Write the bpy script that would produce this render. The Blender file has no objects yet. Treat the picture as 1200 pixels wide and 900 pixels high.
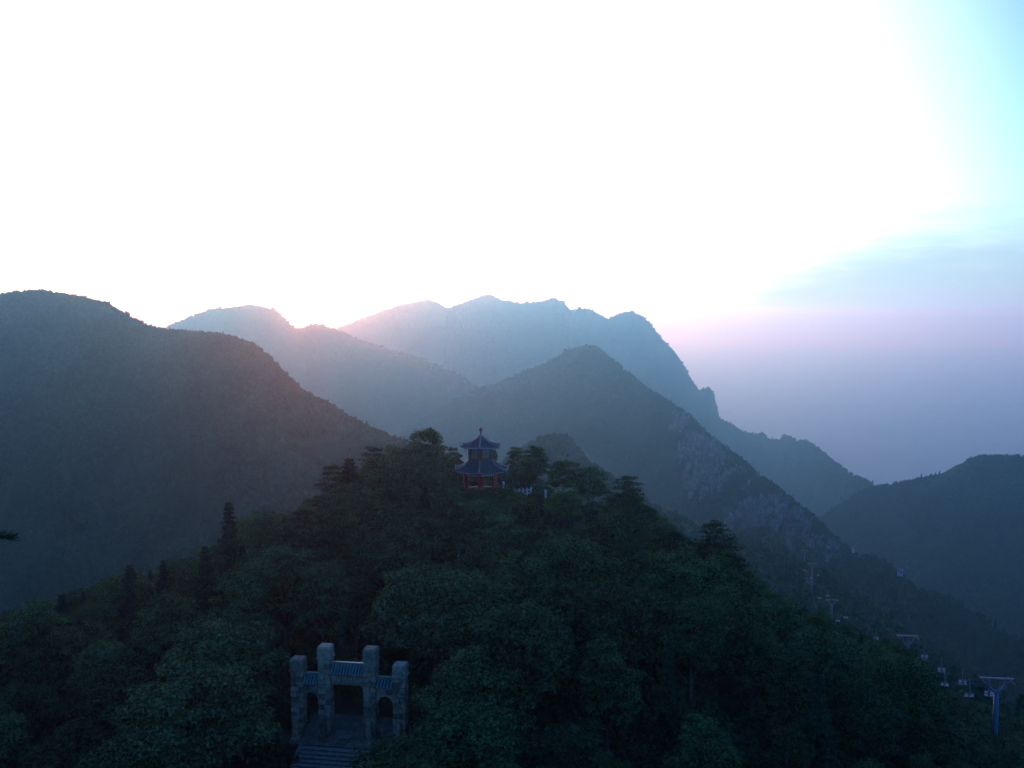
import bpy, math, random
import numpy as np
from mathutils import Vector, Matrix

R = math.radians
RNG = np.random.default_rng(7)
random.seed(7)
SC = bpy.context.scene
COL = SC.collection

# ------------------------------------------------------------------ camera
F = 1150.0 / 1200.0              # focal length in picture widths
PITCH = math.atan(80 / 1150.0)
cam_d = bpy.data.cameras.new('camera')
cam_d.sensor_width = 36.0
cam_d.lens = 36.0 * F
cam_d.clip_start = 0.5
cam_d.clip_end = 200000.0
cam = bpy.data.objects.new('camera', cam_d)
COL.objects.link(cam)
cam.location = (0, 0, 0)
cam.rotation_euler = (math.pi / 2 - PITCH, 0, 0)
SC.camera = cam

# ------------------------------------------------------------------ sky and sun
SUN_AZ = math.atan2(348 - 600, 1150)       # clockwise from +Y
SUN_EL = R(0.45)
SKY_STRENGTH = 0.15
EXPOSURE = 2.2
SKY_TINT = (0.71, 1.02, 1.32)

world = bpy.data.worlds.new('World')
SC.world = world
world.use_nodes = True
wn, wl = world.node_tree.nodes, world.node_tree.links
for n in list(wn):
    wn.remove(n)
w_out = wn.new('ShaderNodeOutputWorld')
w_bg = wn.new('ShaderNodeBackground')
sky = wn.new('ShaderNodeTexSky')
sky.sky_type = 'NISHITA'
sky.sun_disc = False
sky.sun_elevation = R(2.2)
sky.sun_rotation = SUN_AZ
sky.altitude = 1200
sky.air_density = 1.0
sky.dust_density = 3.0
sky.ozone_density = 4.2
# a bank of grey-violet cloud low in the sky, thicker to the right and on round the horizon
tc = wn.new('ShaderNodeTexCoord')
sep = wn.new('ShaderNodeSeparateXYZ')
wl.new(tc.outputs['Generated'], sep.inputs[0])

def wmath(op, a, b=None, c=None, clamp=False):
    n = wn.new('ShaderNodeMath')
    n.operation = op
    n.use_clamp = clamp
    for i, v in enumerate((a, b, c)):
        if v is None:
            continue
        if isinstance(v, (int, float)):
            n.inputs[i].default_value = v
        else:
            wl.new(v, n.inputs[i])
    return n.outputs[0]

azim = wmath('ARCTAN2', sep.outputs['X'], sep.outputs['Y'])          # radians, + to the right
noi = wn.new('ShaderNodeTexNoise')
mp = wn.new('ShaderNodeMapping')
mp.inputs['Scale'].default_value = (3.0, 3.0, 20.0)
wl.new(tc.outputs['Generated'], mp.inputs['Vector'])
wl.new(mp.outputs['Vector'], noi.inputs['Vector'])
noi.inputs['Scale'].default_value = 3.4
noi.inputs['Detail'].default_value = 10
noi.inputs['Roughness'].default_value = 0.68
mr = wn.new('ShaderNodeMapRange')
mr.interpolation_type = 'SMOOTHSTEP'
wl.new(azim, mr.inputs['Value'])
mr.inputs['From Min'].default_value = -0.05
mr.inputs['From Max'].default_value = 0.42
mr.inputs['To Min'].default_value = -0.02
mr.inputs['To Max'].default_value = 0.085
edge = wmath('ADD', mr.outputs['Result'], wmath('MULTIPLY', wmath('SUBTRACT', noi.outputs['Fac'], 0.5), 0.07))
depth = wmath('SUBTRACT', edge, sep.outputs['Z'])
mr2 = wn.new('ShaderNodeMapRange')
mr2.interpolation_type = 'SMOOTHSTEP'
wl.new(depth, mr2.inputs['Value'])
mr2.inputs['From Min'].default_value = -0.035
mr2.inputs['From Max'].default_value = 0.045
mixc = wn.new('ShaderNodeMix')
mixc.data_type = 'RGBA'
mixc.blend_type = 'MIX'
mr3 = wn.new('ShaderNodeMapRange')
mr3.interpolation_type = 'SMOOTHSTEP'
wl.new(azim, mr3.inputs['Value'])
mr3.inputs['From Min'].default_value = 1.6
mr3.inputs['From Max'].default_value = 3.0
mr3.inputs['To Min'].default_value = 0.9
mr3.inputs['To Max'].default_value = 0.0
wl.new(wmath('MULTIPLY', mr2.outputs['Result'], mr3.outputs['Result']), mixc.inputs['Factor'])
# thin high veil that scatters the low sun forward: a broad pale aureole round it
vd = wn.new('ShaderNodeVectorMath'); vd.operation = 'DOT_PRODUCT'
wl.new(tc.outputs['Generated'], vd.inputs[0])
vd.inputs[1].default_value = (math.sin(SUN_AZ), math.cos(SUN_AZ), 0.02)
mra = wn.new('ShaderNodeMapRange'); mra.interpolation_type = 'SMOOTHSTEP'
wl.new(vd.outputs['Value'], mra.inputs['Value'])
mra.inputs['From Min'].default_value = math.cos(R(47))
mra.inputs['From Max'].default_value = math.cos(R(17))
mra.inputs['To Min'].default_value = 0.0
mra.inputs['To Max'].default_value = 2.2
veil = wn.new('ShaderNodeMix'); veil.data_type = 'RGBA'; veil.blend_type = 'ADD'
veil.inputs['Factor'].default_value = 1.0
wl.new(sky.outputs['Color'], veil.inputs['A'])
vc = wn.new('ShaderNodeVectorMath'); vc.operation = 'SCALE'
vc.inputs[0].default_value = (1.55, 1.0, 0.72)
wl.new(mra.outputs['Result'], vc.inputs['Scale'])
wl.new(vc.outputs[0], veil.inputs['B'])
wl.new(veil.outputs['Result'], mixc.inputs['A'])
mixc.inputs['B'].default_value = (0.90, 0.98, 0.85, 1)
tint = wn.new('ShaderNodeMix')                 # the cool white balance of the photograph's dusk sky
tint.data_type = 'RGBA'
tint.blend_type = 'MULTIPLY'
tint.inputs['Factor'].default_value = 1.0
wl.new(mixc.outputs['Result'], tint.inputs['A'])
tint.inputs['B'].default_value = (*SKY_TINT, 1)
wl.new(tint.outputs['Result'], w_bg.inputs['Color'])
w_bg.inputs['Strength'].default_value = SKY_STRENGTH
wl.new(w_bg.outputs['Background'], w_out.inputs['Surface'])

sun_d = bpy.data.lights.new('sun_light', 'SUN')
sun_d.energy = 0.4
sun_d.angle = R(0.53)
sun_d.color = (1.0, 0.34, 0.10)
sun_l = bpy.data.objects.new('sun_light', sun_d)
COL.objects.link(sun_l)
SUN_DIR = Vector((math.sin(SUN_AZ) * math.cos(SUN_EL), math.cos(SUN_AZ) * math.cos(SUN_EL), math.sin(SUN_EL)))
sun_l.rotation_euler = (-SUN_DIR).to_track_quat('-Z', 'Y').to_euler()

SC.view_settings.view_transform = 'Standard'
SC.view_settings.look = 'None'
SC.view_settings.gamma = 1.0
SC.view_settings.use_curve_mapping = False
SC.view_settings.exposure = EXPOSURE
SC.render.engine = 'CYCLES'
cy = SC.cycles
cy.max_bounces = 4
cy.diffuse_bounces = 2
cy.glossy_bounces = 2
cy.transmission_bounces = 2
cy.volume_bounces = 1
cy.caustics_reflective = False
cy.caustics_refractive = False
cy.use_denoising = True
cy.use_adaptive_sampling = True
cy.adaptive_threshold = 0.005

# ------------------------------------------------------------------ helpers
def P(u, v, d):
    """The point seen at pixel (u, v) of the 1200 x 900 photograph, d metres ahead (world Y)."""
    x = (u - 600) / 1150.0
    z = (450 - v) / 1150.0
    dy = math.cos(PITCH) + z * math.sin(PITCH)
    dz = -math.sin(PITCH) + z * math.cos(PITCH)
    k = d / dy
    return Vector((x * k, d, dz * k))

def tag(o, label=None, cat=None, group=None, kind=None):
    if label: o['label'] = label
    if cat: o['category'] = cat
    if group: o['group'] = group
    if kind: o['kind'] = kind
    return o

def empty(name, loc, rz=0.0, scale=1.0):
    o = bpy.data.objects.new(name, None)
    COL.objects.link(o)
    o.location = loc
    o.rotation_euler = (0, 0, rz)
    o.scale = (scale,) * 3
    o.empty_display_size = 0.5
    return o

def mesh_np(name, V, Fq, smooth=False):
    """A mesh from numpy arrays: V (n,3), Fq (m,3) or (m,4)."""
    V = np.asarray(V, np.float32)
    Fq = np.asarray(Fq, np.int32)
    me = bpy.data.meshes.new(name)
    me.vertices.add(len(V))
    me.vertices.foreach_set('co', V.ravel())
    k = Fq.shape[1]
    me.loops.add(Fq.size)
    me.loops.foreach_set('vertex_index', Fq.ravel())
    me.polygons.add(len(Fq))
    me.polygons.foreach_set('loop_start', np.arange(0, Fq.size, k, dtype=np.int32))
    me.polygons.foreach_set('loop_total', np.full(len(Fq), k, np.int32))
    me.update(calc_edges=True)
    me.validate()
    if smooth:
        me.polygons.foreach_set('use_smooth', np.ones(len(me.polygons), bool))
    return me

def obj(name, me, mat=None, parent=None, loc=None, rz=None):
    o = bpy.data.objects.new(name, me)
    COL.objects.link(o)
    if mat and len(me.materials) == 0:
        me.materials.append(mat)
    if parent: o.parent = parent
    if loc is not None: o.location = loc
    if rz is not None: o.rotation_euler = (0, 0, rz)
    return o

class MB:
    """Collects shapes into one mesh."""
    def __init__(s):
        s.v, s.f = [], []
    def add(s, vs, fs):
        b = len(s.v)
        s.v += [tuple(v) for v in vs]
        s.f += [tuple(i + b for i in f) for f in fs]
        return s
    def box(s, cx, cy_, cz, sx, sy, sz, rz=0.0, taper=1.0, jitter=0.0):
        vs = []
        c, sn = math.cos(rz), math.sin(rz)
        for z in (-1, 1):
            k = taper if z > 0 else 1.0
            for x, y in ((-1, -1), (1, -1), (1, 1), (-1, 1)):
                px, py, pz = x * sx / 2 * k, y * sy / 2 * k, z * sz / 2
                if jitter:
                    px += random.uniform(-jitter, jitter); py += random.uniform(-jitter, jitter); pz += random.uniform(-jitter, jitter)
                vs.append((cx + px * c - py * sn, cy_ + px * sn + py * c, cz + pz))
        return s.add(vs, [(3, 2, 1, 0), (4, 5, 6, 7), (0, 1, 5, 4), (1, 2, 6, 5), (2, 3, 7, 6), (3, 0, 4, 7)])
    def tube(s, pts, rad, n=8, cap=True):
        pts = [Vector(p) for p in pts]
        if not hasattr(rad, '__len__'):
            rad = [rad] * len(pts)
        rings, fs = [], []
        prev = None
        for i, p in enumerate(pts):
            t = (pts[min(i + 1, len(pts) - 1)] - pts[max(i - 1, 0)]).normalized()
            a = t.orthogonal().normalized() if prev is None else (prev - t * prev.dot(t)).normalized()
            prev = a
            b = t.cross(a)
            rings += [p + (a * math.cos(2 * math.pi * k / n) + b * math.sin(2 * math.pi * k / n)) * rad[i] for k in range(n)]
        m = len(pts)
        for i in range(m - 1):
            for k in range(n):
                fs.append((i * n + k, i * n + (k + 1) % n, (i + 1) * n + (k + 1) % n, (i + 1) * n + k))
        if cap:
            fs.append(tuple(range(n - 1, -1, -1)))
            fs.append(tuple((m - 1) * n + k for k in range(n)))
        return s.add(rings, fs)
    def lathe(s, prof, n=16, c=(0, 0)):
        vs, fs = [], []
        for r, z in prof:
            vs += [(c[0] + r * math.cos(2 * math.pi * k / n), c[1] + r * math.sin(2 * math.pi * k / n), z) for k in range(n)]
        for i in range(len(prof) - 1):
            for k in range(n):
                fs.append((i * n + k, i * n + (k + 1) % n, (i + 1) * n + (k + 1) % n, (i + 1) * n + k))
        fs.append(tuple(range(n - 1, -1, -1)))
        fs.append(tuple((len(prof) - 1) * n + k for k in range(n)))
        return s.add(vs, fs)
    def mesh(s, name, smooth=False, bevel=0.0):
        me = bpy.data.meshes.new(name)
        me.from_pydata(s.v, [], s.f)
        me.update()
        if bevel:
            import bmesh
            bm = bmesh.new(); bm.from_mesh(me)
            bmesh.ops.bevel(bm, geom=list(bm.edges), offset=bevel, segments=1, affect='EDGES')
            bm.to_mesh(me); bm.free()
        if smooth:
            for p in me.polygons: p.use_smooth = True
        return me
    def build(s, name, mat, parent=None, smooth=False, bevel=0.0, loc=None, rz=None):
        return obj(name, s.mesh(name, smooth, bevel), mat, parent, loc, rz)

# ------------------------------------------------------------------ numpy noise
def _hash(ix, iy, seed):
    h = (ix.astype(np.int64) * 374761393 + iy.astype(np.int64) * 668265263 + seed * 974711) & 0x7fffffff
    h = ((h ^ (h >> 13)) * 1274126177) & 0x7fffffff
    h = h ^ (h >> 16)
    return (h & 0xffff) / 65535.0

def vnoise(x, y, seed=0):
    ix, iy = np.floor(x), np.floor(y)
    fx, fy = x - ix, y - iy
    fx = fx * fx * fx * (fx * (fx * 6 - 15) + 10)
    fy = fy * fy * fy * (fy * (fy * 6 - 15) + 10)
    a = _hash(ix, iy, seed); b = _hash(ix + 1, iy, seed)
    c = _hash(ix, iy + 1, seed); d = _hash(ix + 1, iy + 1, seed)
    return (a + (b - a) * fx) * (1 - fy) + (c + (d - c) * fx) * fy

def fbm(x, y, oct=4, seed=0, ridged=False):
    r = 0.0; amp = 1.0; tot = 0.0
    for o in range(oct):
        n = vnoise(x * 2 ** o + 17.3 * o, y * 2 ** o - 9.1 * o, seed + o)
        if ridged: n = 1 - np.abs(2 * n - 1)
        r = r + amp * n; tot += amp; amp *= 0.5
    return r / tot

def sstep(a, b, x):
    t = np.clip((x - a) / (b - a), 0, 1)
    return t * t * (3 - 2 * t)

# ------------------------------------------------------------------ materials
def mat_new(name):
    m = bpy.data.materials.new(name)
    m.use_nodes = True
    nt = m.node_tree
    b = nt.nodes['Principled BSDF']
    b.inputs['Specular IOR Level'].default_value = 0.3
    return m, nt, b

def ramp(nt, fac, stops):
    r = nt.nodes.new('ShaderNodeValToRGB')
    el = r.color_ramp.elements
    while len(el) < len(stops): el.new(0.5)
    for e, (p, c) in zip(el, stops):
        e.position = p; e.color = (*c, 1)
    nt.links.new(fac, r.inputs[0])
    return r.outputs[0]

def noise_tex(nt, scale, detail=4, rough=0.55, coord='Object', vscale=None):
    t = nt.nodes.new('ShaderNodeTexCoord')
    n = nt.nodes.new('ShaderNodeTexNoise')
    n.inputs['Scale'].default_value = scale
    n.inputs['Detail'].default_value = detail
    n.inputs['Roughness'].default_value = rough
    if coord == 'World':
        g = nt.nodes.new('ShaderNodeNewGeometry'); src = g.outputs['Position']
    else:
        src = t.outputs[coord]
    if vscale:
        mpn = nt.nodes.new('ShaderNodeMapping'); mpn.inputs['Scale'].default_value = vscale
        nt.links.new(src, mpn.inputs[0]); src = mpn.outputs[0]
    nt.links.new(src, n.inputs['Vector'])
    return n.outputs['Fac']

def bump(nt, b, fac, strength, dist):
    bp = nt.nodes.new('ShaderNodeBump')
    bp.inputs['Strength'].default_value = strength
    bp.inputs['Distance'].default_value = dist
    nt.links.new(fac, bp.inputs['Height'])
    nt.links.new(bp.outputs[0], b.inputs['Normal'])

def surf(name, c0, c1, scale=3.0, rough=0.8, bump_s=0.3, bump_d=0.02, coord='Object', c2=None, spec=0.3):
    m, nt, b = mat_new(name)
    f = noise_tex(nt, scale, 6, 0.6, coord)
    st = [(0.3, c0), (0.7, c1)] if c2 is None else [(0.25, c0), (0.5, c1), (0.75, c2)]
    nt.links.new(ramp(nt, f, st), b.inputs['Base Color'])
    b.inputs['Roughness'].default_value = rough
    b.inputs['Specular IOR Level'].default_value = spec
    if bump_s:
        bump(nt, b, noise_tex(nt, scale * 3, 6, 0.65, coord), bump_s, bump_d)
    return m

def leaf_mat(name, dark, light, transl=0.18, rnd=0.5, wave=0.35, fine=0.45):
    """Leaf colour varies from leaf to leaf, from clump to clump and from tree to tree."""
    m, nt, b = mat_new(name)
    N, L = nt.nodes, nt.links
    geo = N.new('ShaderNodeNewGeometry')
    oi = N.new('ShaderNodeObjectInfo')
    nz = noise_tex(nt, wave, 4, 0.55, 'World')
    add = N.new('ShaderNodeMath'); add.operation = 'MULTIPLY_ADD'
    L.new(geo.outputs['Random Per Island'], add.inputs[0]); add.inputs[1].default_value = fine
    mu = N.new('ShaderNodeMath'); mu.operation = 'MULTIPLY'; L.new(nz, mu.inputs[0]); mu.inputs[1].default_value = 1.0 - fine
    L.new(mu.outputs[0], add.inputs[2])
    base = ramp(nt, add.outputs[0], [(0.30, dark), (0.74, light)])
    hsv = N.new('ShaderNodeHueSaturation')
    L.new(base, hsv.inputs['Color'])
    mrv = N.new('ShaderNodeMapRange'); L.new(oi.outputs['Random'], mrv.inputs[0])
    mrv.inputs['To Min'].default_value = 1 - rnd; mrv.inputs['To Max'].default_value = 1 + rnd * 0.8
    L.new(mrv.outputs[0], hsv.inputs['Value'])
    mul = N.new('ShaderNodeMath'); mul.operation = 'MULTIPLY'; L.new(oi.outputs['Random'], mul.inputs[0]); mul.inputs[1].default_value = 7.13
    fr = N.new('ShaderNodeMath'); fr.operation = 'FRACT'; L.new(mul.outputs[0], fr.inputs[0])
    mrh = N.new('ShaderNodeMapRange'); L.new(fr.outputs[0], mrh.inputs[0])
    mrh.inputs['To Min'].default_value = 0.475; mrh.inputs['To Max'].default_value = 0.53
    L.new(mrh.outputs[0], hsv.inputs['Hue'])
    L.new(hsv.outputs[0], b.inputs['Base Color'])
    b.inputs['Roughness'].default_value = 0.9
    b.inputs['Specular IOR Level'].default_value = 0.04
    if transl:
        tr = N.new('ShaderNodeBsdfTranslucent'); L.new(hsv.outputs[0], tr.inputs['Color'])
        mx = N.new('ShaderNodeMixShader'); mx.inputs[0].default_value = transl
        out = N['Material Output']
        L.new(b.outputs[0], mx.inputs[1]); L.new(tr.outputs[0], mx.inputs[2]); L.new(mx.outputs[0], out.inputs['Surface'])
    return m

M = {}
M['leaf'] = leaf_mat('broad_leaves', (0.004, 0.014, 0.004), (0.074, 0.160, 0.050), rnd=0.38)  # this and the next two widened to imitate lit sprays and black gaps
M['leaf_grey'] = leaf_mat('grey_green_leaves', (0.006, 0.020, 0.007), (0.078, 0.150, 0.058), rnd=0.25)
M['needle'] = leaf_mat('pine_needles', (0.003, 0.012, 0.004), (0.058, 0.128, 0.042), 0.1)
M['spruce'] = leaf_mat('spruce_needles', (0.005, 0.018, 0.008), (0.022, 0.060, 0.026), 0.08, 0.35)
M['blade'] = leaf_mat('bamboo_blades', (0.03, 0.08, 0.016), (0.10, 0.20, 0.045), 0.3, 0.1)
M['bush'] = leaf_mat('undergrowth_leaves', (0.014, 0.034, 0.014), (0.05, 0.09, 0.036), 0.15)
M['far_leaf'] = leaf_mat('mountain_leaves', (0.008, 0.032, 0.015), (0.034, 0.092, 0.042), 0.1, 0.3, 0.013, 0.25)
M['bark'] = surf('bark', (0.035, 0.028, 0.022), (0.10, 0.082, 0.065), 6, 0.9, 0.6, 0.03)
M['pale_bark'] = surf('pale_dead_wood', (0.16, 0.155, 0.15), (0.26, 0.25, 0.24), 5, 0.85, 0.5, 0.03)
M['soil'] = surf('forest_floor', (0.025, 0.028, 0.016), (0.055, 0.06, 0.032), 0.4, 0.95, 0.5, 0.2, 'World')
M['plain'] = surf('pale_lake_lowland', (0.16, 0.20, 0.21), (0.26, 0.30, 0.32), 0.0012, 0.9, 0, 0, 'World')  # paleness stands in for lake water reflecting sky, brightening the haze
M['gate_stone'] = surf('gate_stone', (0.12, 0.076, 0.048), (0.30, 0.19, 0.115), 3.5, 0.9, 1.0, 0.05, 'World', (0.46, 0.31, 0.20))
M['pan_tile'] = surf('dark_pan_tile', (0.012, 0.035, 0.055), (0.025, 0.06, 0.085), 4, 0.4, 0.15, 0.01)
M['mortar'] = surf('mortar', (0.04, 0.04, 0.04), (0.07, 0.07, 0.07), 5, 0.95, 0.4, 0.02)
M['step_stone'] = surf('step_stone', (0.10, 0.078, 0.058), (0.22, 0.165, 0.115), 2.2, 0.8, 0.5, 0.015, 'World')
M['tread'] = surf('pale_step_stone', (0.18, 0.14, 0.10), (0.36, 0.275, 0.20), 2.2, 0.8, 0.5, 0.015, 'World')  # lighter copy of step_stone for the treads
M['teal_tile'] = surf('teal_glazed_tile', (0.07, 0.13, 0.10), (0.16, 0.26, 0.20), 4, 0.35, 0.15, 0.01, 'World', spec=0.5)
M['blue_tile'] = surf('blue_glazed_tile', (0.026, 0.031, 0.040), (0.052, 0.058, 0.068), 3, 0.38, 0.2, 0.01, spec=0.5)
M['hip'] = surf('hip_ridge_tile', (0.10, 0.10, 0.11), (0.17, 0.17, 0.18), 4, 0.4, 0.2, 0.01, spec=0.5)
M['pale_ridge'] = surf('pale_drip_tile', (0.36, 0.38, 0.43), (0.52, 0.54, 0.60), 4, 0.6, 0.2, 0.01)
M['red_paint'] = surf('red_lacquer', (0.48, 0.025, 0.022), (0.62, 0.045, 0.035), 2, 0.5, 0.1, 0.005)
M['wood'] = surf('brown_lattice_wood', (0.10, 0.045, 0.03), (0.18, 0.075, 0.045), 4, 0.6, 0.2, 0.005)
M['pane'] = surf('paper_pane', (0.16, 0.14, 0.12), (0.24, 0.21, 0.18), 3, 0.8, 0.1, 0.003)
M['beam_paint'] = surf('painted_tie_beam', (0.36, 0.46, 0.45), (0.52, 0.60, 0.60), 6, 0.6, 0.1, 0.003)
M['dark_metal'] = surf('dark_bronze', (0.012, 0.013, 0.016), (0.03, 0.03, 0.035), 4, 0.5, 0.1, 0.003)
M['blue_steel'] = surf('blue_painted_steel', (0.05, 0.105, 0.16), (0.08, 0.14, 0.20), 2, 0.5, 0.05, 0.003)
M['grey_steel'] = surf('galvanised_steel', (0.13, 0.16, 0.19), (0.20, 0.23, 0.26), 3, 0.45, 0.05, 0.003)
M['cable'] = surf('steel_cable', (0.03, 0.033, 0.036), (0.06, 0.064, 0.068), 3, 0.9, 0, spec=0.05)
M['white_paint'] = surf('white_paint', (0.72, 0.73, 0.74), (0.82, 0.83, 0.84), 3, 0.6, 0.1, 0.003)
M['chair_white'] = surf('weathered_white_plastic', (0.38, 0.38, 0.38), (0.5, 0.5, 0.5), 3, 0.6, 0.1, 0.003)
M['white_plaster'] = surf('white_plaster', (0.26, 0.26, 0.26), (0.36, 0.36, 0.35), 2, 0.85, 0.2, 0.01)
M['grey_roof'] = surf('grey_roof_tiles', (0.16, 0.17, 0.19), (0.26, 0.27, 0.30), 4, 0.8, 0.4, 0.02)

def mountain_mat():
    """Wooded slopes, with bare pale rock where the mesh attribute 'rock' says so."""
    m, nt, b = mat_new('wooded_mountain')
    N, L = nt.nodes, nt.links
    green = ramp(nt, noise_tex(nt, 0.035, 8, 0.7, 'World'), [(0.3, (0.010, 0.028, 0.014)), (0.7, (0.030, 0.062, 0.030))])
    rockc = ramp(nt, noise_tex(nt, 0.09, 9, 0.72, 'World', (1, 1, 0.35)), [(0.40, (0.018, 0.018, 0.017)), (0.5, (0.09, 0.087, 0.083)), (0.60, (0.25, 0.24, 0.225))])
    at = N.new('ShaderNodeAttribute'); at.attribute_name = 'rock'
    nz = noise_tex(nt, 0.075, 9, 0.72, 'World', (1, 1, 0.45))
    ad = N.new('ShaderNodeMath'); ad.operation = 'ADD'; L.new(at.outputs['Fac'], ad.inputs[0])
    s = N.new('ShaderNodeMath'); s.operation = 'MULTIPLY_ADD'; L.new(nz, s.inputs[0]); s.inputs[1].default_value = 2.2; s.inputs[2].default_value = -1.1
    L.new(s.outputs[0], ad.inputs[1])
    mr_ = N.new('ShaderNodeMapRange'); L.new(ad.outputs[0], mr_.inputs[0])
    mr_.inputs['From Min'].default_value = 0.46; mr_.inputs['From Max'].default_value = 0.56
    mx = N.new('ShaderNodeMix'); mx.data_type = 'RGBA'
    L.new(mr_.outputs[0], mx.inputs['Factor']); L.new(green, mx.inputs['A']); L.new(rockc, mx.inputs['B'])
    L.new(mx.outputs['Result'], b.inputs['Base Color'])
    b.inputs['Roughness'].default_value = 0.95
    b.inputs['Specular IOR Level'].default_value = 0.1
    bump(nt, b, noise_tex(nt, 0.16, 8, 0.75, 'World', (1, 1, 0.5)), 1.0, 7.0)
    return m
M['mountain'] = mountain_mat()
def vary_by_piece(m, lo, hi):
    """Each separate block of stone has its own shade."""
    nt = m.node_tree; b = nt.nodes['Principled BSDF']
    src = b.inputs['Base Color'].links[0].from_socket
    oi = nt.nodes.new('ShaderNodeObjectInfo'); mr_ = nt.nodes.new('ShaderNodeMapRange')
    nt.links.new(oi.outputs['Random'], mr_.inputs[0]); mr_.inputs['To Min'].default_value = lo; mr_.inputs['To Max'].default_value = hi
    h = nt.nodes.new('ShaderNodeHueSaturation'); nt.links.new(src, h.inputs['Color']); nt.links.new(mr_.outputs[0], h.inputs['Value'])
    nt.links.new(h.outputs[0], b.inputs['Base Color'])
vary_by_piece(M['gate_stone'], 0.55, 1.6)
vary_by_piece(M['step_stone'], 0.75, 1.3)

# ------------------------------------------------------------------ the near ground: a spline surface through surveyed heights
CTRL = np.array([
    (0, -10, -8), (0, 4, -10), (40, 0, -22), (-40, 0, -14), (90, 0, -50), (-90, 0, -30),
    (0, 20, -25), (-30, 25, -30), (30, 25, -34), (0, 40, -35), (-35, 45, -38), (35, 45, -42), (70, 50, -54),
    (0, 60, -39.5), (-14, 62, -41), (-40, 62, -41), (22, 60, -41), (48, 62, -47), (78, 70, -57),
    (-13.4, 80, -34.5), (-17, 82, -34.6), (-10, 79, -34.6), (-13, 86, -34.2), (-13.8, 76, -35.8),
    (0, 80, -34.5), (20, 80, -36), (40, 85, -42.5), (60, 92, -51),
    (-4.1, 140, -25.6), (-8, 140, -25.7), (0, 140, -25.8), (-4, 134, -26.0),
    (0, 110, -30), (15, 110, -31), (30, 110, -37), (44, 112, -44), (54.5, 110, -48.7), (78, 120, -58),
    (-15, 120, -28.5), (-14, 140, -25.8), (-22, 126, -29), (-33, 115, -33), (-41, 105, -36), (-50, 95, -38.5), (-80, 90, -50),
    (-62, 62, -45), (-30, 82, -37), (-12, 100, -32), (5, 140, -27.2), (16, 127, -30.5), (25, 117, -34.5),
    (-4, 160, -28), (-4, 200, -52), (-60, 160, -62), (35, 150, -47), (-100, 130, -75),
    (68.7, 170, -65), (98, 300, -95), (122, 400, -114), (143, 480, -126.5), (183, 650, -150), (30, 230, -68),
    (15, 350, -90), (-40, 350, -95), (31, 352, -95), (50, 352, -98), (71, 355, -102), (10, 280, -80),
    (200, 300, -152), (300, 500, -262), (260, 660, -236), (120, 205, -98), (150, 150, -98), (360, 300, -235),
    (-150, 200, -112), (-260, 300, -165), (-300, 500, -235), (-150, 500, -200), (0, 500, -130), (0, 720, -205), (110, 650, -160),
    (400, 700, -330), (-350, 720, -300), (180, 20, -105), (-200, 20, -80),
], float)

def tps_fit(c):
    n = len(c)
    xy = c[:, :2] / 100.0
    d = np.linalg.norm(xy[:, None] - xy[None], axis=2)
    K = np.where(d > 0, d * d * np.log(d + 1e-12), 0) + np.eye(n) * 0.0008
    Pm = np.hstack([np.ones((n, 1)), xy])
    A = np.zeros((n + 3, n + 3))
    A[:n, :n] = K; A[:n, n:] = Pm; A[n:, :n] = Pm.T
    return np.linalg.solve(A, np.concatenate([c[:, 2], np.zeros(3)])), xy
_W, _XY = tps_fit(CTRL)

def gate_pad(x, y, z):
    return z

def ground(x, y):
    x = np.atleast_1d(np.asarray(x, float)); y = np.atleast_1d(np.asarray(y, float))
    p = np.stack([x, y], -1).reshape(-1, 2) / 100.0
    out = np.empty(len(p))
    for i in range(0, len(p), 20000):
        q = p[i:i + 20000]
        d = np.linalg.norm(q[:, None] - _XY[None], axis=2)
        K = np.where(d > 0, d * d * np.log(d + 1e-12), 0)
        out[i:i + 20000] = K @ _W[:-3] + _W[-3] + q @ _W[-2:]
    z = out.reshape(x.shape)
    far = sstep(150, 260, y)
    z = z + (fbm(x / 14, y / 14, 3, 5) - 0.5) * (1.0 + 3.0 * far) + (fbm(x / 70, y / 70, 3, 9) - 0.5) * 10 * far
    return z

def g1(x, y):
    return float(ground([x], [y])[0])

def grid_mesh(name, X, Y, Z, smooth=True):
    ny, nx = X.shape
    V = np.stack([X, Y, Z], -1).reshape(-1, 3)
    i = np.arange(ny - 1)[:, None] * nx + np.arange(nx - 1)[None]
    Fq = np.stack([i, i + 1, i + nx + 1, i + nx], -1).reshape(-1, 4)
    return mesh_np(name, V, Fq, smooth)

xs = np.concatenate([np.linspace(-420, -82, 60), np.linspace(-80, 100, 121), np.linspace(103, 480, 70)])
ys = np.concatenate([np.linspace(-12, 170, 122), np.linspace(173, 760, 150)])
X, Y = np.meshgrid(xs, ys)
Z = ground(X, Y)
# the gate's landing and stairway are cut into the slope
GATE = P(409, 866, 80.0)
GATE_YAW = R(-9.0)
gc, gs = math.cos(GATE_YAW), math.sin(GATE_YAW)
def gate_local(x, y):
    dx, dy = x - GATE.x, y - GATE.y
    return dx * gc + dy * gs, -dx * gs + dy * gc
def gate_world(lx, ly, lz=0.0):
    return Vector((GATE.x + lx * gc - ly * gs, GATE.y + lx * gs + ly * gc, GATE.z + lz))
LX, LY = gate_local(X, Y)
inside = (1 - sstep(5.5, 9.0, np.abs(LX))) * sstep(-14, -11, LY) * (1 - sstep(6, 11, LY))
flat = np.where(LY > -1.6, GATE.z - 0.25, GATE.z - 0.25 - (-1.6 - LY) * 0.17 / 0.36 - 0.35)
Z = Z * (1 - inside) + np.minimum(flat, flat) * inside
land = obj('hillside', grid_mesh('hillside', X, Y, Z), M['soil'])
tag(land, 'dark forest floor of the pavilion hill and the valley beyond', kind='structure')

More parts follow.
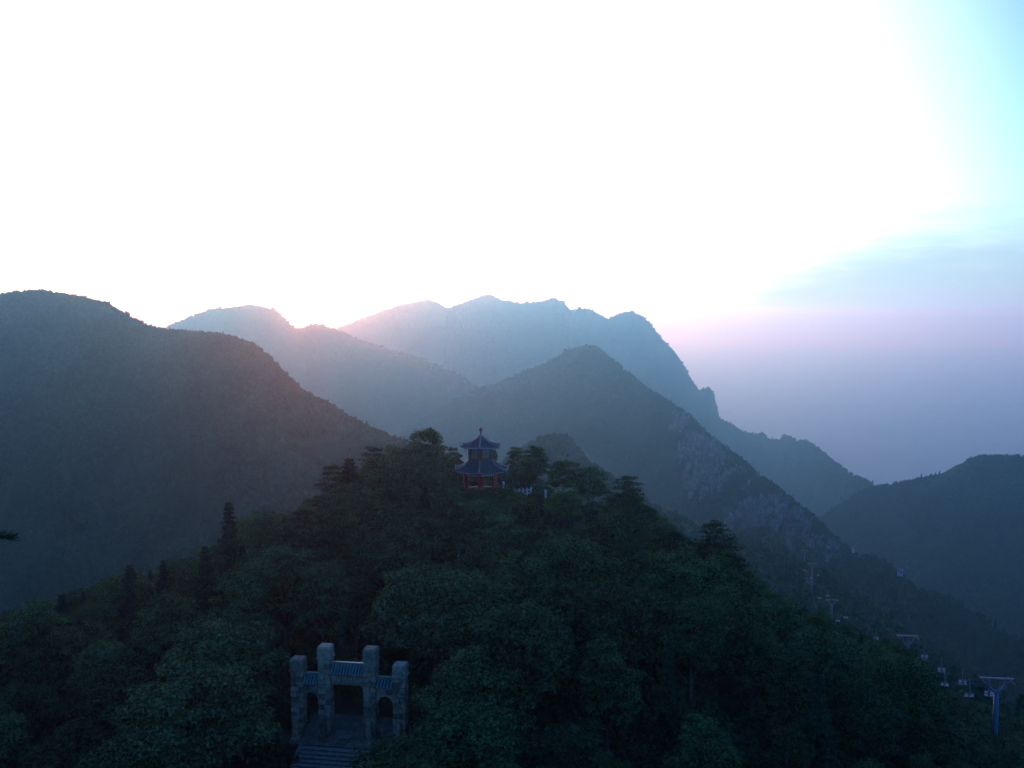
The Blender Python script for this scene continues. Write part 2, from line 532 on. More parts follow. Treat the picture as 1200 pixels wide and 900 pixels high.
# the lowland far below, out to the horizon
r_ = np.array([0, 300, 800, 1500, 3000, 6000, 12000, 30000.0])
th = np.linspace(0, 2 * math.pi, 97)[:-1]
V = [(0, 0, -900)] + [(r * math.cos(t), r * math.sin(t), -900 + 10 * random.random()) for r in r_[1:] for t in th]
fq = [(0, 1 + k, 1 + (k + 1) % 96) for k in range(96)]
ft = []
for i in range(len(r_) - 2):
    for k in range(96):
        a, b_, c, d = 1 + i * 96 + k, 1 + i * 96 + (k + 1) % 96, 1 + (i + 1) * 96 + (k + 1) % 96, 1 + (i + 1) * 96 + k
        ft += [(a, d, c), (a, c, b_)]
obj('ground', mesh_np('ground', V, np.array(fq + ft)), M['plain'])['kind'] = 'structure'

# ------------------------------------------------------------------ mountains
def make_mountain(name, crest, front, back, ns, nt, seed, slope=(14, 32), gully=22, gwave=150, tree=5, rough=2.5, rock=None, rockamp=10, label=None):
    """crest: (u, v, d) along the skyline; the slopes fall away from it in front and behind."""
    pts = np.array([P(*c) for c in crest])
    pts[:, 2] -= tree
    seg = np.concatenate([[0], np.cumsum(np.linalg.norm(np.diff(pts[:, :2], axis=0), axis=1))])
    s = np.linspace(0, seg[-1], ns)
    cx = np.interp(s, seg, pts[:, 0]); cyy = np.interp(s, seg, pts[:, 1]); cz = np.interp(s, seg, pts[:, 2])
    cz = cz + (fbm(s / 22, s * 0 + seed, 3, seed) - 0.5) * rough
    k = np.ones(15) / 15
    dsm = np.convolve(np.pad(cyy, 7, mode='edge'), k, 'valid')
    fr = np.linspace(0, 1, nt) ** 1.35
    bk = np.linspace(1, 0, 14)[:-1] ** 1.3
    tt = np.concatenate([-bk, fr])                     # -1 behind .. +1 in front
    T = np.repeat(tt[:, None], ns, 1)
    L = np.hypot(cx, dsm)
    ux, uy = -cx / L, -dsm / L                         # towards the viewer's hill
    off = np.where(T > 0, T * front, T * back)
    X = cx[None] + ux[None] * off
    Y = dsm[None] + uy[None] * off + (cyy - dsm)[None]
    a = np.abs(off)
    s0, s1 = math.tan(R(slope[0])), math.tan(R(slope[1]))
    w = 90.0
    drop = a * s1 - (s1 - s0) * w * (1 - np.exp(-a / w))
    gu = fbm(X / gwave, Y / (gwave * 2.2), 4, seed + 3, True)
    ga = sstep(10, 260, a)
    fine = (fbm(X / 28, Y / 28, 4, seed + 11) - 0.5) * rough * 2 * sstep(4, 60, a)
    Z = cz[None] - drop - (1 - gu) * gully * 2.2 * ga + fine
    rk = np.zeros_like(Z)
    if rock is not None:
        U = np.repeat(np.interp(s, seg, np.array([c[0] for c in crest]))[None], len(tt), 0)
        for (u0, u1, a0, a1, wgt) in rock:
            rk = np.maximum(rk, wgt * sstep(u0 - 12, u0 + 12, U) * (1 - sstep(u1 - 12, u1 + 12, U)) * sstep(a0 - 12, a0 + 14, off) * (1 - sstep(a1 - 18, a1 + 18, off)))
        patch = fbm(X / 34, (Y + Z * 1.5) / 46, 4, seed + 21)
        rk = np.clip(rk * (0.42 + 2.2 * (patch - 0.5)), 0, 1)
        rib = fbm(X / 13, Y / 60, 4, seed + 31, True)
        Z = Z + rk * (rib - 0.55) * rockamp * 2 * sstep(4, 40, a)
    me = grid_mesh(name, X, Y, Z)
    at = me.attributes.new('rock', 'FLOAT', 'POINT')
    at.data.foreach_set('value', rk.ravel().astype(np.float32))
    o = obj(name, me, M['mountain'])
    tag(o, label, kind='structure')
    return dict(X=X, Y=Y, Z=Z, rk=rk, off=off, name=name)

LEFT = make_mountain('left_mountain', [(-260, 372, 836), (-150, 352, 817), (-60, 345, 793), (0, 340, 774), (50, 336, 762), (90, 342, 749), (120, 350, 737), (150, 366, 718), (180, 378, 700), (205, 382, 681), (240, 384, 656), (270, 389, 638), (292, 396, 625), (312, 411, 613), (330, 428, 600), (350, 444, 588), (380, 465, 573), (410, 482, 557), (440, 496, 545), (475, 513, 532), (520, 540, 514), (580, 585, 495), (650, 650, 476)],
    700, 400, 330, 120, 1, (15, 31), 42, 200, 4.5, 2.5)
SUNR = make_mountain('sunset_ridge', [(120, 440, 2300), (165, 400, 2300), (203, 377, 2280), (245, 362, 2250), (275, 356, 2230), (300, 355, 2210), (312, 357, 2200), (322, 361, 2200), (331, 368, 2200), (339, 377, 2200), (346, 382, 2200), (353, 382, 2198), (361, 379, 2196), (370, 379, 2192), (380, 380, 2180), (395, 386, 2170), (425, 398, 2130), (470, 412, 2080), (500, 420, 2040), (540, 438, 2000), (580, 462, 1960), (640, 510, 1920), (720, 580, 1880)],  # crest dip shaped to imitate the sun's bloom biting into the ridge
    1000, 900, 330, 110, 2, (15, 30), 26, 210, 5, 2.5)
FARR = make_mountain('far_ridge', [(330, 430, 3232), (370, 398, 3232), (398, 383, 3215), (440, 366, 3198), (470, 356, 3180), (500, 350, 3162), (512, 353, 3154), (524, 360, 3145), (545, 353, 3136), (560, 347, 3127), (575, 344, 3127), (588, 351, 3118), (610, 354, 3110), (630, 353, 3102), (648, 348, 3093), (660, 352, 3084), (668, 362, 3075), (690, 361, 3058), (702, 367, 3040), (713, 373, 3022), (725, 367, 3005), (738, 364, 2997), (752, 369, 2970), (762, 378, 2962), (775, 395, 2935), (790, 410, 2918), (802, 428, 2908), (812, 446, 2926), (819, 456, 2940), (825, 455, 2953), (831, 452, 2966), (836, 460, 2976), (840, 474, 2980), (843, 489, 2978), (858, 497, 2980), (872, 505, 2973), (886, 507, 2948), (893, 506, 2941), (900, 512, 2933), (908, 515, 2922), (916, 513, 2899), (918, 509, 2892), (926, 512, 2821), (935, 517, 2718), (944, 516, 2615), (958, 524, 2460), (975, 539, 2272), (990, 550, 2106), (1005, 559, 1943), (1021, 567, 1785), (1060, 590, 1747), (1130, 625, 1685)],
    1150, 1200, 520, 110, 3, (15, 35), 40, 260, 3, 4, label=None)
RIGHT = make_mountain('right_hill', [(900, 640, 1550), (960, 605, 1519), (1000, 580, 1500), (1020, 569, 1488), (1040, 566, 1469), (1065, 562, 1445), (1090, 556, 1426), (1108, 549, 1414), (1120, 541, 1401), (1140, 534, 1383), (1165, 531, 1364), (1190, 532, 1345), (1215, 536, 1327), (1260, 548, 1302), (1340, 560, 1271), (1460, 575, 1240)],
    900, 800, 300, 100, 4, (17, 31), 30, 210, 5, 3)
ROCKY = make_mountain('rocky_mountain', [(330, 600, 2000), (420, 540, 1850), (470, 503, 1760), (510, 478, 1700), (545, 458, 1650), (580, 447, 1610), (610, 434, 1570), (640, 421, 1540), (665, 407, 1515), (685, 400, 1500), (700, 403, 1470), (715, 417, 1430), (730, 428, 1390), (745, 441, 1350), (760, 452, 1310), (775, 461, 1260), (790, 470, 1210), (802, 478, 1170), (815, 489, 1120), (828, 503, 1080), (842, 515, 1030), (858, 527, 980), (870, 533, 950), (885, 548, 910), (905, 562, 870), (920, 573, 840), (938, 588, 810), (955, 603, 780), (970, 615, 760), (985, 630, 740), (1000, 643, 720), (1018, 647, 705), (1035, 652, 695), (1048, 660, 685), (1062, 672, 672), (1080, 685, 660), (1105, 692, 650), (1130, 703, 640), (1150, 714, 632), (1165, 727, 625), (1185, 738, 618), (1210, 748, 610), (1260, 775, 600), (1340, 820, 590)],
    480, 420, 620, 150, 5, (19, 38), 20, 120, 5, 3,
    rock=[(792, 960, 6, 58, 1.0), (800, 850, 20, 120, 0.95), (850, 940, 30, 95, 1.0), (930, 985, 4, 34, 0.85)], rockamp=14)

HUMP = make_mountain('hump_hill', [(440, 640, 800), (520, 590, 770), (565, 555, 745), (600, 528, 725), (618, 515, 715), (640, 507, 705), (655, 505, 700), (668, 510, 690), (680, 524, 680), (692, 538, 668), (710, 549, 650), (735, 567, 625), (760, 584, 600), (785, 597, 577), (810, 608, 555), (840, 626, 530), (870, 644, 505), (900, 662, 480), (930, 680, 452), (960, 700, 425), (1000, 732, 400), (1060, 790, 380)],
    320, 260, 420, 100, 6, (20, 36), 8, 90, 4.5, 2.5)

# ------------------------------------------------------------------ foliage meshes
def unit(v):
    return v / (np.linalg.norm(v, axis=-1, keepdims=True) + 1e-9)

def leaves(C, Nn, size, aspect=0.55, jitter=0.35, axis=None):
    """One folded four-cornered leaf at each centre C, facing Nn."""
    n = len(C)
    Nn = unit(Nn + RNG.normal(0, jitter, (n, 3)))
    a = RNG.normal(0, 1, (n, 3)) if axis is None else axis + RNG.normal(0, 0.2, (n, 3))
    T = unit(a - Nn * np.sum(a * Nn, 1, keepdims=True))
    B = np.cross(Nn, T)
    s = (size * RNG.uniform(0.65, 1.35, n))[:, None] if np.isscalar(size) else size[:, None]
    v0 = C - T * s * 0.5
    v1 = C + B * s * aspect * 0.5 + T * s * 0.08 - Nn * s * 0.08
    v2 = C + T * s * 0.5 - Nn * s * 0.12
    v3 = C - B * s * aspect * 0.5 + T * s * 0.08 - Nn * s * 0.08
    V = np.stack([v0, v1, v2, v3], 1).reshape(-1, 3)
    return V, np.arange(4 * n).reshape(-1, 4)

def rand_dir(n):
    return unit(RNG.normal(0, 1, (n, 3)))

def trunk_mesh(name, h, r, limbs, bend=0.4, seg=7):
    mb = MB()
    ph = random.uniform(0, 6.28)
    pts, rad = [], []
    for i in range(seg + 1):
        t = i / seg
        pts.append((math.cos(ph) * bend * math.sin(t * 2.4) * t, math.sin(ph) * bend * math.sin(t * 2.1) * t, -0.6 + t * (h + 0.6)))
        rad.append(r * (1.35 if i == 0 else 1) * (1 - 0.86 * t) + 0.012)
    mb.tube(pts, rad, 7)
    for (tip, t0) in limbs:
        k = t0 * seg; i = min(int(k), seg - 1); f = k - i
        b0 = Vector(pts[i]).lerp(Vector(pts[i + 1]), f)
        tip = Vector(tip)
        mid = b0.lerp(tip, 0.55) + Vector((0, 0, 0.10 * (tip - b0).length))
        r0 = r * (1 - 0.8 * t0) * 0.55
        mb.tube([b0, mid, tip], [r0, r0 * 0.6, r0 * 0.18], 5)
    return mb.mesh(name, True)

def broadleaf(h, rad, nclump, per, size, shape=1.0, openness=0.0):
    """Crown of leaf clumps carried on limbs; returns the trunk mesh and the crown mesh."""
    ch = h * 0.72
    cz = h - ch * 0.5
    cs = []
    tries = 0
    while len(cs) < nclump and tries < 4000:
        tries += 1
        d = rand_dir(1)[0]
        if d[2] < -0.55: continue
        rr = RNG.uniform(0.45, 1.0) ** 0.6
        lump = 0.82 + 0.36 * math.sin(3.1 * math.atan2(d[1], d[0]) + shape * 5) * 0.5 + RNG.uniform(-0.16, 0.16)
        p = np.array([d[0] * rad * rr * lump, d[1] * rad * rr * lump, cz + d[2] * ch * 0.5 * rr * (0.9 + 0.2 * lump)])
        cr = rad * RNG.uniform(0.20, 0.36)
        if any(np.linalg.norm(p - q[0]) < 0.55 * (cr + q[1]) * (1 + openness) for q in cs): continue
        cs.append((p, cr))
    Cs, Ns = [], []
    for p, cr in cs:
        n = int(per * (cr / (rad * 0.28)) ** 2)
        d = rand_dir(n)
        d[:, 2] = np.where(d[:, 2] < -0.25, -d[:, 2] * 0.6, d[:, 2])
        rr = cr * RNG.uniform(0.35, 1.08, n) ** 0.5
        sub = 1 + 0.25 * np.sin(d[:, 0] * 7 + p[0]) * np.sin(d[:, 1] * 7 + p[1])
        q = p + d * (rr * sub)[:, None] * np.array([1.12, 1.12, 0.72])
        Cs.append(q)
        Ns.append(d * 0.6 + np.array([0, 0, 0.75]))
    V, Fq = leaves(np.concatenate(Cs), np.concatenate(Ns), size)
    crown = mesh_np('crown', V, Fq)
    top = sorted(cs, key=lambda c: -np.hypot(c[0][0], c[0][1]))[:11]
    limbs = [(tuple(c[0]), min(0.8, max(0.28, (c[0][2] - np.hypot(c[0][0], c[0][1]) * 0.6) / h))) for c in top]
    return trunk_mesh('trunk', h * 0.86, 0.017 * h + 0.05, limbs), crown

def pine(h, rad, tiers, per, size, lean=0.0):
    """Old pine: flat tiers of needle pads on level boughs."""
    Cs, Ns, limbs = [], [], []
    for t in range(tiers):
        f = t / (tiers - 1)
        z = h * (0.30 + 0.68 * f)
        L = rad * (0.95 - 0.72 * f ** 1.5) * RNG.uniform(0.8, 1.1)
        nb = 6 if f < 0.75 else 4
        a0 = RNG.uniform(0, 6.28)
        for b in range(nb):
            a = a0 + b * 2 * math.pi / nb + RNG.uniform(-0.35, 0.35)
            Lb = L * RNG.uniform(0.65, 1.12)
            dirv = np.array([math.cos(a), math.sin(a), 0])
            npad = max(2, int(Lb / 0.75))
            for k in range(npad):
                w = (k + 1) / npad
                c = dirv * Lb * (0.28 + 0.72 * w) + np.array([0, 0, z + 0.25 * w * Lb * 0.35 + RNG.uniform(-0.12, 0.12)])
                c[:2] += RNG.normal(0, 0.22, 2)
                pr = RNG.uniform(0.45, 0.8) * (0.8 + 0.12 * rad)
                q = rand_dir(per)
                q[:, 2] = np.abs(q[:, 2])
                Cs.append(c + q * np.array([pr, pr, pr * 0.38]) * RNG.uniform(0.3, 1, (per, 1)) ** 0.5)
                Ns.append(q * 0.4 + np.array([0, 0, 0.9]))
            if t % 2 == 0 or b % 2 == 0:
                limbs.append((tuple(dirv * Lb * 0.9 + np.array([0, 0, z + 0.2])), max(0.2, (z - 0.4) / h)))
    C = np.concatenate(Cs); Nn = np.concatenate(Ns)
    V, Fq = leaves(C, Nn, size, 0.34, 0.55)
    return trunk_mesh('trunk', h * 0.98, 0.016 * h + 0.05, limbs, 0.5), mesh_np('crown', V, Fq)

def spruce(h, rad, tiers, per, size):
    """Narrow spire with drooping boughs and a ragged outline."""
    Cs, Ns, limbs = [], [], []
    for t in range(tiers):
        f = t / (tiers - 1)
        z = h * (0.08 + 0.90 * f)
        L = (rad * (1 - f) ** 0.82 + 0.10) * RNG.uniform(0.72, 1.15)
        nb = 8 if f < 0.6 else 5
        a0 = RNG.uniform(0, 6.28)
        for b in range(nb):
            a = a0 + b * 2 * math.pi / nb + RNG.uniform(-0.3, 0.3)
            Lb = L * RNG.uniform(0.6, 1.15)
            dirv = np.array([math.cos(a), math.sin(a), 0.0])
            ntu = max(2, int(Lb / 0.36))
            for k in range(ntu):
                w = (k + 0.6) / ntu
                c = dirv * Lb * w + np.array([0, 0, z - 0.32 * w * Lb + 0.16 * w * w * Lb])
                q = rand_dir(per)
                Cs.append(c + q * np.array([0.30, 0.30, 0.16]) * (0.5 + 0.5 * min(1, Lb)))
                Ns.append(q * 0.5 + dirv * 0.3 + np.array([0, 0, 0.6]))
            if t % 3 == 0:
                limbs.append((tuple(dirv * Lb * 0.8 + np.array([0, 0, z - 0.2 * Lb])), min(0.93, max(0.08, z / h))))
    V, Fq = leaves(np.concatenate(Cs), np.concatenate(Ns), size, 0.36, 0.5)
    return trunk_mesh('trunk', h, 0.014 * h + 0.04, limbs, 0.12), mesh_np('crown', V, Fq)

def feather(h, rad, n):
    """Dense tuft of fine upright, outward-bending blades."""
    Vs, Fs = [], []
    for i in range(n):
        a = RNG.uniform(0, 6.28); lean = RNG.uniform(0.0, 1.0) ** 0.7
        r0 = rad * 0.45 * RNG.uniform(0, 1)
        base = np.array([math.cos(a) * r0, math.sin(a) * r0, h * RNG.uniform(0.12, 0.5)])
        L = h * RNG.uniform(0.35, 0.52)
        o = np.array([math.cos(a), math.sin(a), 0])
        side = np.array([-math.sin(a), math.cos(a), 0]) * 0.035
        p = [base, base + o * L * 0.28 * lean + np.array([0, 0, L * 0.55]), base + o * L * 0.85 * lean + np.array([0, 0, L * (1 - 0.25 * lean)])]
        k = len(Vs)
        Vs += [p[0] - side, p[0] + side, p[1] + side, p[1] - side, p[2] + side * 0.2, p[2] - side * 0.2]
        Fs += [(k, k + 1, k + 2, k + 3), (k + 3, k + 2, k + 4, k + 5)]
    tm = MB()
    for j in range(7):
        a = j * 0.9
        tm.tube([(0.1 * math.cos(a), 0.1 * math.sin(a), -0.3), (0.3 * rad * math.cos(a), 0.3 * rad * math.sin(a), h * 0.5)], [0.04, 0.015], 5)
    return tm.mesh('trunk'), mesh_np('crown', np.array(Vs), np.array(Fs))

PROTO = {'broad': [], 'grey': [], 'pine': [], 'spruce': []}
for i in range(6):
    PROTO['broad'].append(broadleaf(10.0, RNG.uniform(3.4, 4.2), 54, 340, 0.28, i * 0.7))
for i in range(3):
    PROTO['broad'].append(broadleaf(10.8, RNG.uniform(2.5, 3.0), 48, 300, 0.25, i * 1.9, 0.05))
for i in range(3):
    PROTO['grey'].append(broadleaf(9.5, RNG.uniform(3.8, 4.5), 52, 340, 0.27, i * 1.3, 0.1))
for i in range(4):
    PROTO['pine'].append(pine(10.0, RNG.uniform(3.6, 4.3), 11, 50, 0.36))
for i in range(3):
    PROTO['spruce'].append(spruce(10.0, RNG.uniform(2.0, 2.5), 24, 14, 0.36))
MATS = {'broad': 'leaf', 'grey': 'leaf_grey', 'pine': 'needle', 'spruce': 'spruce'}
for k, lst in PROTO.items():
    for tm, cm in lst:
        tm.materials.append(M['bark']); cm.materials.append(M[MATS[k]])

def plant(kind, x, y, h, label, group=None, name=None, wide=1.0, which=None, z=None):
    tm, cm = PROTO[kind][random.randrange(len(PROTO[kind])) if which is None else which]
    nm = name or {'broad': 'broadleaf_tree', 'grey': 'broadleaf_tree', 'pine': 'pine_tree', 'spruce': 'spruce_tree'}[kind]
    e = empty(nm, (x, y, g1(x, y) if z is None else z), random.uniform(0, 6.28))
    s = h / (9.5 if kind == 'grey' else 10.0)
    e.scale = (s * wide, s * wide, s)
    tag(e, label, 'tree', group)
    obj('trunk', tm, None, e); obj('crown', cm, None, e)
    return e

# ------------------------------------------------------------------ forest far away: countless, one cover per slope
def far_protos():
    out = []
    for i in range(4):
        n = 95
        d = rand_dir(n); d[:, 2] = np.abs(d[:, 2]) * 1.0 - 0.12
        lump = 0.78 + 0.3 * np.sin(d[:, 0] * 4 + i) * np.cos(d[:, 1] * 5 - i)
        C = d * lump[:, None] * np.array([3.0, 3.0, 4.2]) + np.array([0, 0, 2.2])
        V, Fq = leaves(C, d + np.array([0, 0, 0.5]), 1.7, 0.75, 0.4)
        out.append(mesh_np('far_crown', V, Fq))
    for i in range(1):
        Cs, Ns = [], []
        for t in range(8):
            f = t / 7
            for b in range(7):
                a = b * 0.9 + t
                L = 2.0 * (1 - f) + 0.2
                dirv = np.array([math.cos(a), math.sin(a), 0])
                Cs.append(dirv * L * 0.65 + np.array([0, 0, 1 + 5.6 * f])); Ns.append(dirv * 0.8 + np.array([0, 0, 0.6]))
        V, Fq = leaves(np.array(Cs), np.array(Ns), 1.5, 0.7, 0.3)
        out.append(mesh_np('far_crown', V, Fq))
    return out

def scatter_group(protos, mat):
    """Geometry-node tree: on each vertex of the mesh stands one of the prototype crowns, sized by the attribute 'size'."""
    coll = bpy.data.collections.new('crown_shapes')
    for i, me in enumerate(protos):
        if len(me.materials) == 0: me.materials.append(mat)
        coll.objects.link(bpy.data.objects.new('crown_shape', me))
    ng = bpy.data.node_groups.new('forest_scatter', 'GeometryNodeTree')
    ng.interface.new_socket('Geometry', in_out='INPUT', socket_type='NodeSocketGeometry')
    ng.interface.new_socket('Geometry', in_out='OUTPUT', socket_type='NodeSocketGeometry')
    N, L = ng.nodes, ng.links
    gi, go = N.new('NodeGroupInput'), N.new('NodeGroupOutput')
    ci = N.new('GeometryNodeCollectionInfo'); ci.inputs['Collection'].default_value = coll
    ci.inputs['Separate Children'].default_value = True; ci.inputs['Reset Children'].default_value = True
    iop = N.new('GeometryNodeInstanceOnPoints'); iop.inputs['Pick Instance'].default_value = True
    rv = N.new('FunctionNodeRandomValue'); rv.data_type = 'FLOAT_VECTOR'
    rv.inputs['Min'].default_value = (-0.12, -0.12, 0); rv.inputs['Max'].default_value = (0.12, 0.12, 6.28)
    at = N.new('GeometryNodeInputNamedAttribute'); at.data_type = 'FLOAT'; at.inputs['Name'].default_value = 'size'
    ri = N.new('FunctionNodeRandomValue'); ri.data_type = 'INT'
    ri.inputs['Min'].default_value = 0 if False else 0
    for s_ in ri.inputs:
        if s_.type == 'INT' and s_.name == 'Max': s_.default_value = len(protos) - 1
        if s_.type == 'INT' and s_.name == 'Min': s_.default_value = 0
    L.new(gi.outputs[0], iop.inputs['Points'])
    L.new(ci.outputs[0], iop.inputs['Instance'])
    L.new([o_ for o_ in ri.outputs if o_.type == 'INT'][0], iop.inputs['Instance Index'])
    L.new([o_ for o_ in rv.outputs if o_.type == 'VECTOR'][0], iop.inputs['Rotation'])
    L.new([o_ for o_ in at.outputs if o_.type == 'VALUE'][0], iop.inputs['Scale'])
    L.new(iop.outputs[0], go.inputs[0])
    return ng

FAR_NG = scatter_group(far_protos(), M['far_leaf'])

def forest_cover(name, pts, size, label, ng=FAR_NG):
    me = bpy.data.meshes.new(name)
    me.vertices.add(len(pts)); me.vertices.foreach_set('co', np.asarray(pts, np.float32).ravel())
    a = me.attributes.new('size', 'FLOAT', 'POINT'); a.data.foreach_set('value', np.asarray(size, np.float32))
    o = bpy.data.objects.new(name, me); COL.objects.link(o)
    md = o.modifiers.new('scatter', 'NODES'); md.node_group = ng
    tag(o, label, 'forest', kind='stuff')
    return o

def project(X, Y, Z):
    c, s = math.cos(PITCH), math.sin(PITCH)
    f = Y * c - Z * s
    up = Y * s + Z * c
    return 600 + 1150 * X / f, 450 - 1150 * up / f

def cover_mountain(mt, n, smin, smax, label, seed, rockcut=0.6):
    X, Y, Z, rk, off = (mt[k] for k in ('X', 'Y', 'Z', 'rk', 'off'))
    # area-weighted samples over the grid cells
    dx = np.hypot(X[:-1, 1:] - X[:-1, :-1], Y[:-1, 1:] - Y[:-1, :-1])
    dy = np.hypot(X[1:, :-1] - X[:-1, :-1], Y[1:, :-1] - Y[:-1, :-1])
    uu, vv = project(X[:-1, :-1], Y[:-1, :-1], Z[:-1, :-1])
    ok = (off[:-1, :-1] > -70) & (uu > -60) & (uu < 1260) & (vv < 900)
    w = (dx * dy * ok).ravel(); w = w / w.sum()
    rg = np.random.default_rng(seed)
    idx = rg.choice(len(w), n, p=w)
    r, c = np.unravel_index(idx, dx.shape)
    a, b = rg.random(n), rg.random(n)
    def bil(A):
        return (A[r, c] * (1 - b) + A[r, c + 1] * b) * (1 - a) + (A[r + 1, c] * (1 - b) + A[r + 1, c + 1] * b) * a
    x, y, z, k = bil(X), bil(Y), bil(Z), bil(rk)
    keep = (k + 0.5 * (rg.random(n) - 0.5) < rockcut) & (fbm(x / 45, y / 45, 3, seed + 50) > 0.30 + 0.12 * rg.random(n))
    x, y, z = x[keep], y[keep], z[keep]
    sz = rg.uniform(smin, smax, len(x)) * (0.75 + 0.5 * fbm(x / 60, y / 60, 3, seed)) * np.where(rg.random(len(x)) < 0.06, 1.25, 1.0)
    forest_cover('forest_cover', np.stack([x, y, z - 0.6], 1), sz, label)

cover_mountain(LEFT, 62000, 0.30, 0.70, 'dense woodland covering the big mountain on the left', 11)
cover_mountain(ROCKY, 44000, 0.4, 0.85, 'woodland and scrub between the pale cliffs of the rocky mountain', 12)
cover_mountain(SUNR, 20000, 0.8, 1.3, 'hazy woodland on the ridge where the sun sets', 13)
cover_mountain(RIGHT, 16000, 0.6, 1.1, 'hazy woodland on the low rounded hill at the right edge', 14)
cover_mountain(HUMP, 14000, 0.45, 0.85, 'woodland on the rounded hump behind the pavilion hill', 16)
cover_mountain(FARR, 16000, 0.8, 1.5, 'faint woodland on the farthest jagged ridge', 15)

def rock_proto():
    import bmesh
    bm = bmesh.new()
    bmesh.ops.create_icosphere(bm, subdivisions=2, radius=1.0)
    ph = RNG.uniform(0, 9, 3)
    cuts = [(Vector(rand_dir(1)[0]), RNG.uniform(0.45, 0.8)) for _ in range(9)]
    for v in bm.verts:
        for nrm, dd in cuts:                         # chopped flat along random joints
            e_ = v.co.dot(nrm) - dd
            if e_ > 0: v.co -= nrm * e_
        v.co += Vector(RNG.normal(0, 0.035, 3))
        v.co.x *= 1.0; v.co.y *= 0.8; v.co.z *= 1.9
    me = bpy.data.meshes.new('rock_shape'); bm.to_mesh(me); bm.free()
    return me
M['rock'] = surf('cliff_rock', (0.03, 0.029, 0.027), (0.11, 0.105, 0.10), 0.22, 0.9, 0.9, 1.0, 'World', (0.27, 0.26, 0.245))
ROCK_NG = scatter_group([rock_proto() for _ in range(5)], M['rock'])
def crags(mt, n, seed):
    rg = np.random.default_rng(seed)
    X, Y, Z, rk = (mt[k] for k in ('X', 'Y', 'Z', 'rk'))
    w = np.clip(rk - 0.22, 0, 1).ravel(); w = w / w.sum()
    i = rg.choice(len(w), n, p=w)
    pts = np.stack([X.ravel()[i] + rg.normal(0, 3, n), Y.ravel()[i] + rg.normal(0, 3, n), Z.ravel()[i] - 1.5], 1)
    o = forest_cover('cliff_crags', pts, rg.uniform(1.0, 4.2, n), 'pale grey crags jutting from the scrub of the rocky mountain', ROCK_NG)
    o['category'] = 'rock'
crags(ROCKY, 1500, 3)

# ------------------------------------------------------------------ the chairlift line
LIFT = [(1168, 795, 110.0), (1064, 745, 170.0), (975, 703, 300.0), (952, 660, 400.0), (943, 645, 480.0), (923, 615, 650.0)]
LIFT_TOP = [P(*t) for t in LIFT]
def lift_dist(x, y):
    d = np.full(np.shape(x), 1e9)
    ext = [LIFT_TOP[0] + (LIFT_TOP[0] - LIFT_TOP[1])] + LIFT_TOP
    for a, b in zip(ext[:-1], ext[1:]):
        ax, ay, bx, by = a.x, a.y, b.x, b.y
        t = np.clip(((x - ax) * (bx - ax) + (y - ay) * (by - ay)) / ((bx - ax) ** 2 + (by - ay) ** 2), 0, 1)
        d = np.minimum(d, np.hypot(x - ax - t * (bx - ax), y - ay - t * (by - ay)))
    return d

# valley and hump beyond the pavilion hill
n = 26000
x = RNG.uniform(-330, 470, n); y = RNG.uniform(158, 740, n)
z = ground(x, y)
uu, vv = project(x, y, z)
keep = (uu > -40) & (uu < 1240) & (vv < 900) & (lift_dist(x, y) > np.where(y > 200, 1.6, 5.0))
x, y, z = x[keep], y[keep], z[keep]
forest_cover('forest_cover', np.stack([x, y, z - 0.5], 1), RNG.uniform(0.55, 1.05, len(x)) * (0.8 + 0.4 * fbm(x / 40, y / 40, 3, 77)), 'woodland in the valley under the chairlift')

# ------------------------------------------------------------------ pavilion
PAV = P(563.5, 583, 140.0)
PAV.z = g1(PAV.x, PAV.y) - 0.1
PAV_BASE = P(563.5, 577, 140.0).z            # floor height
def zpix(v, d=140.0):
    return P(563.5, v, d).z - PAV_BASE

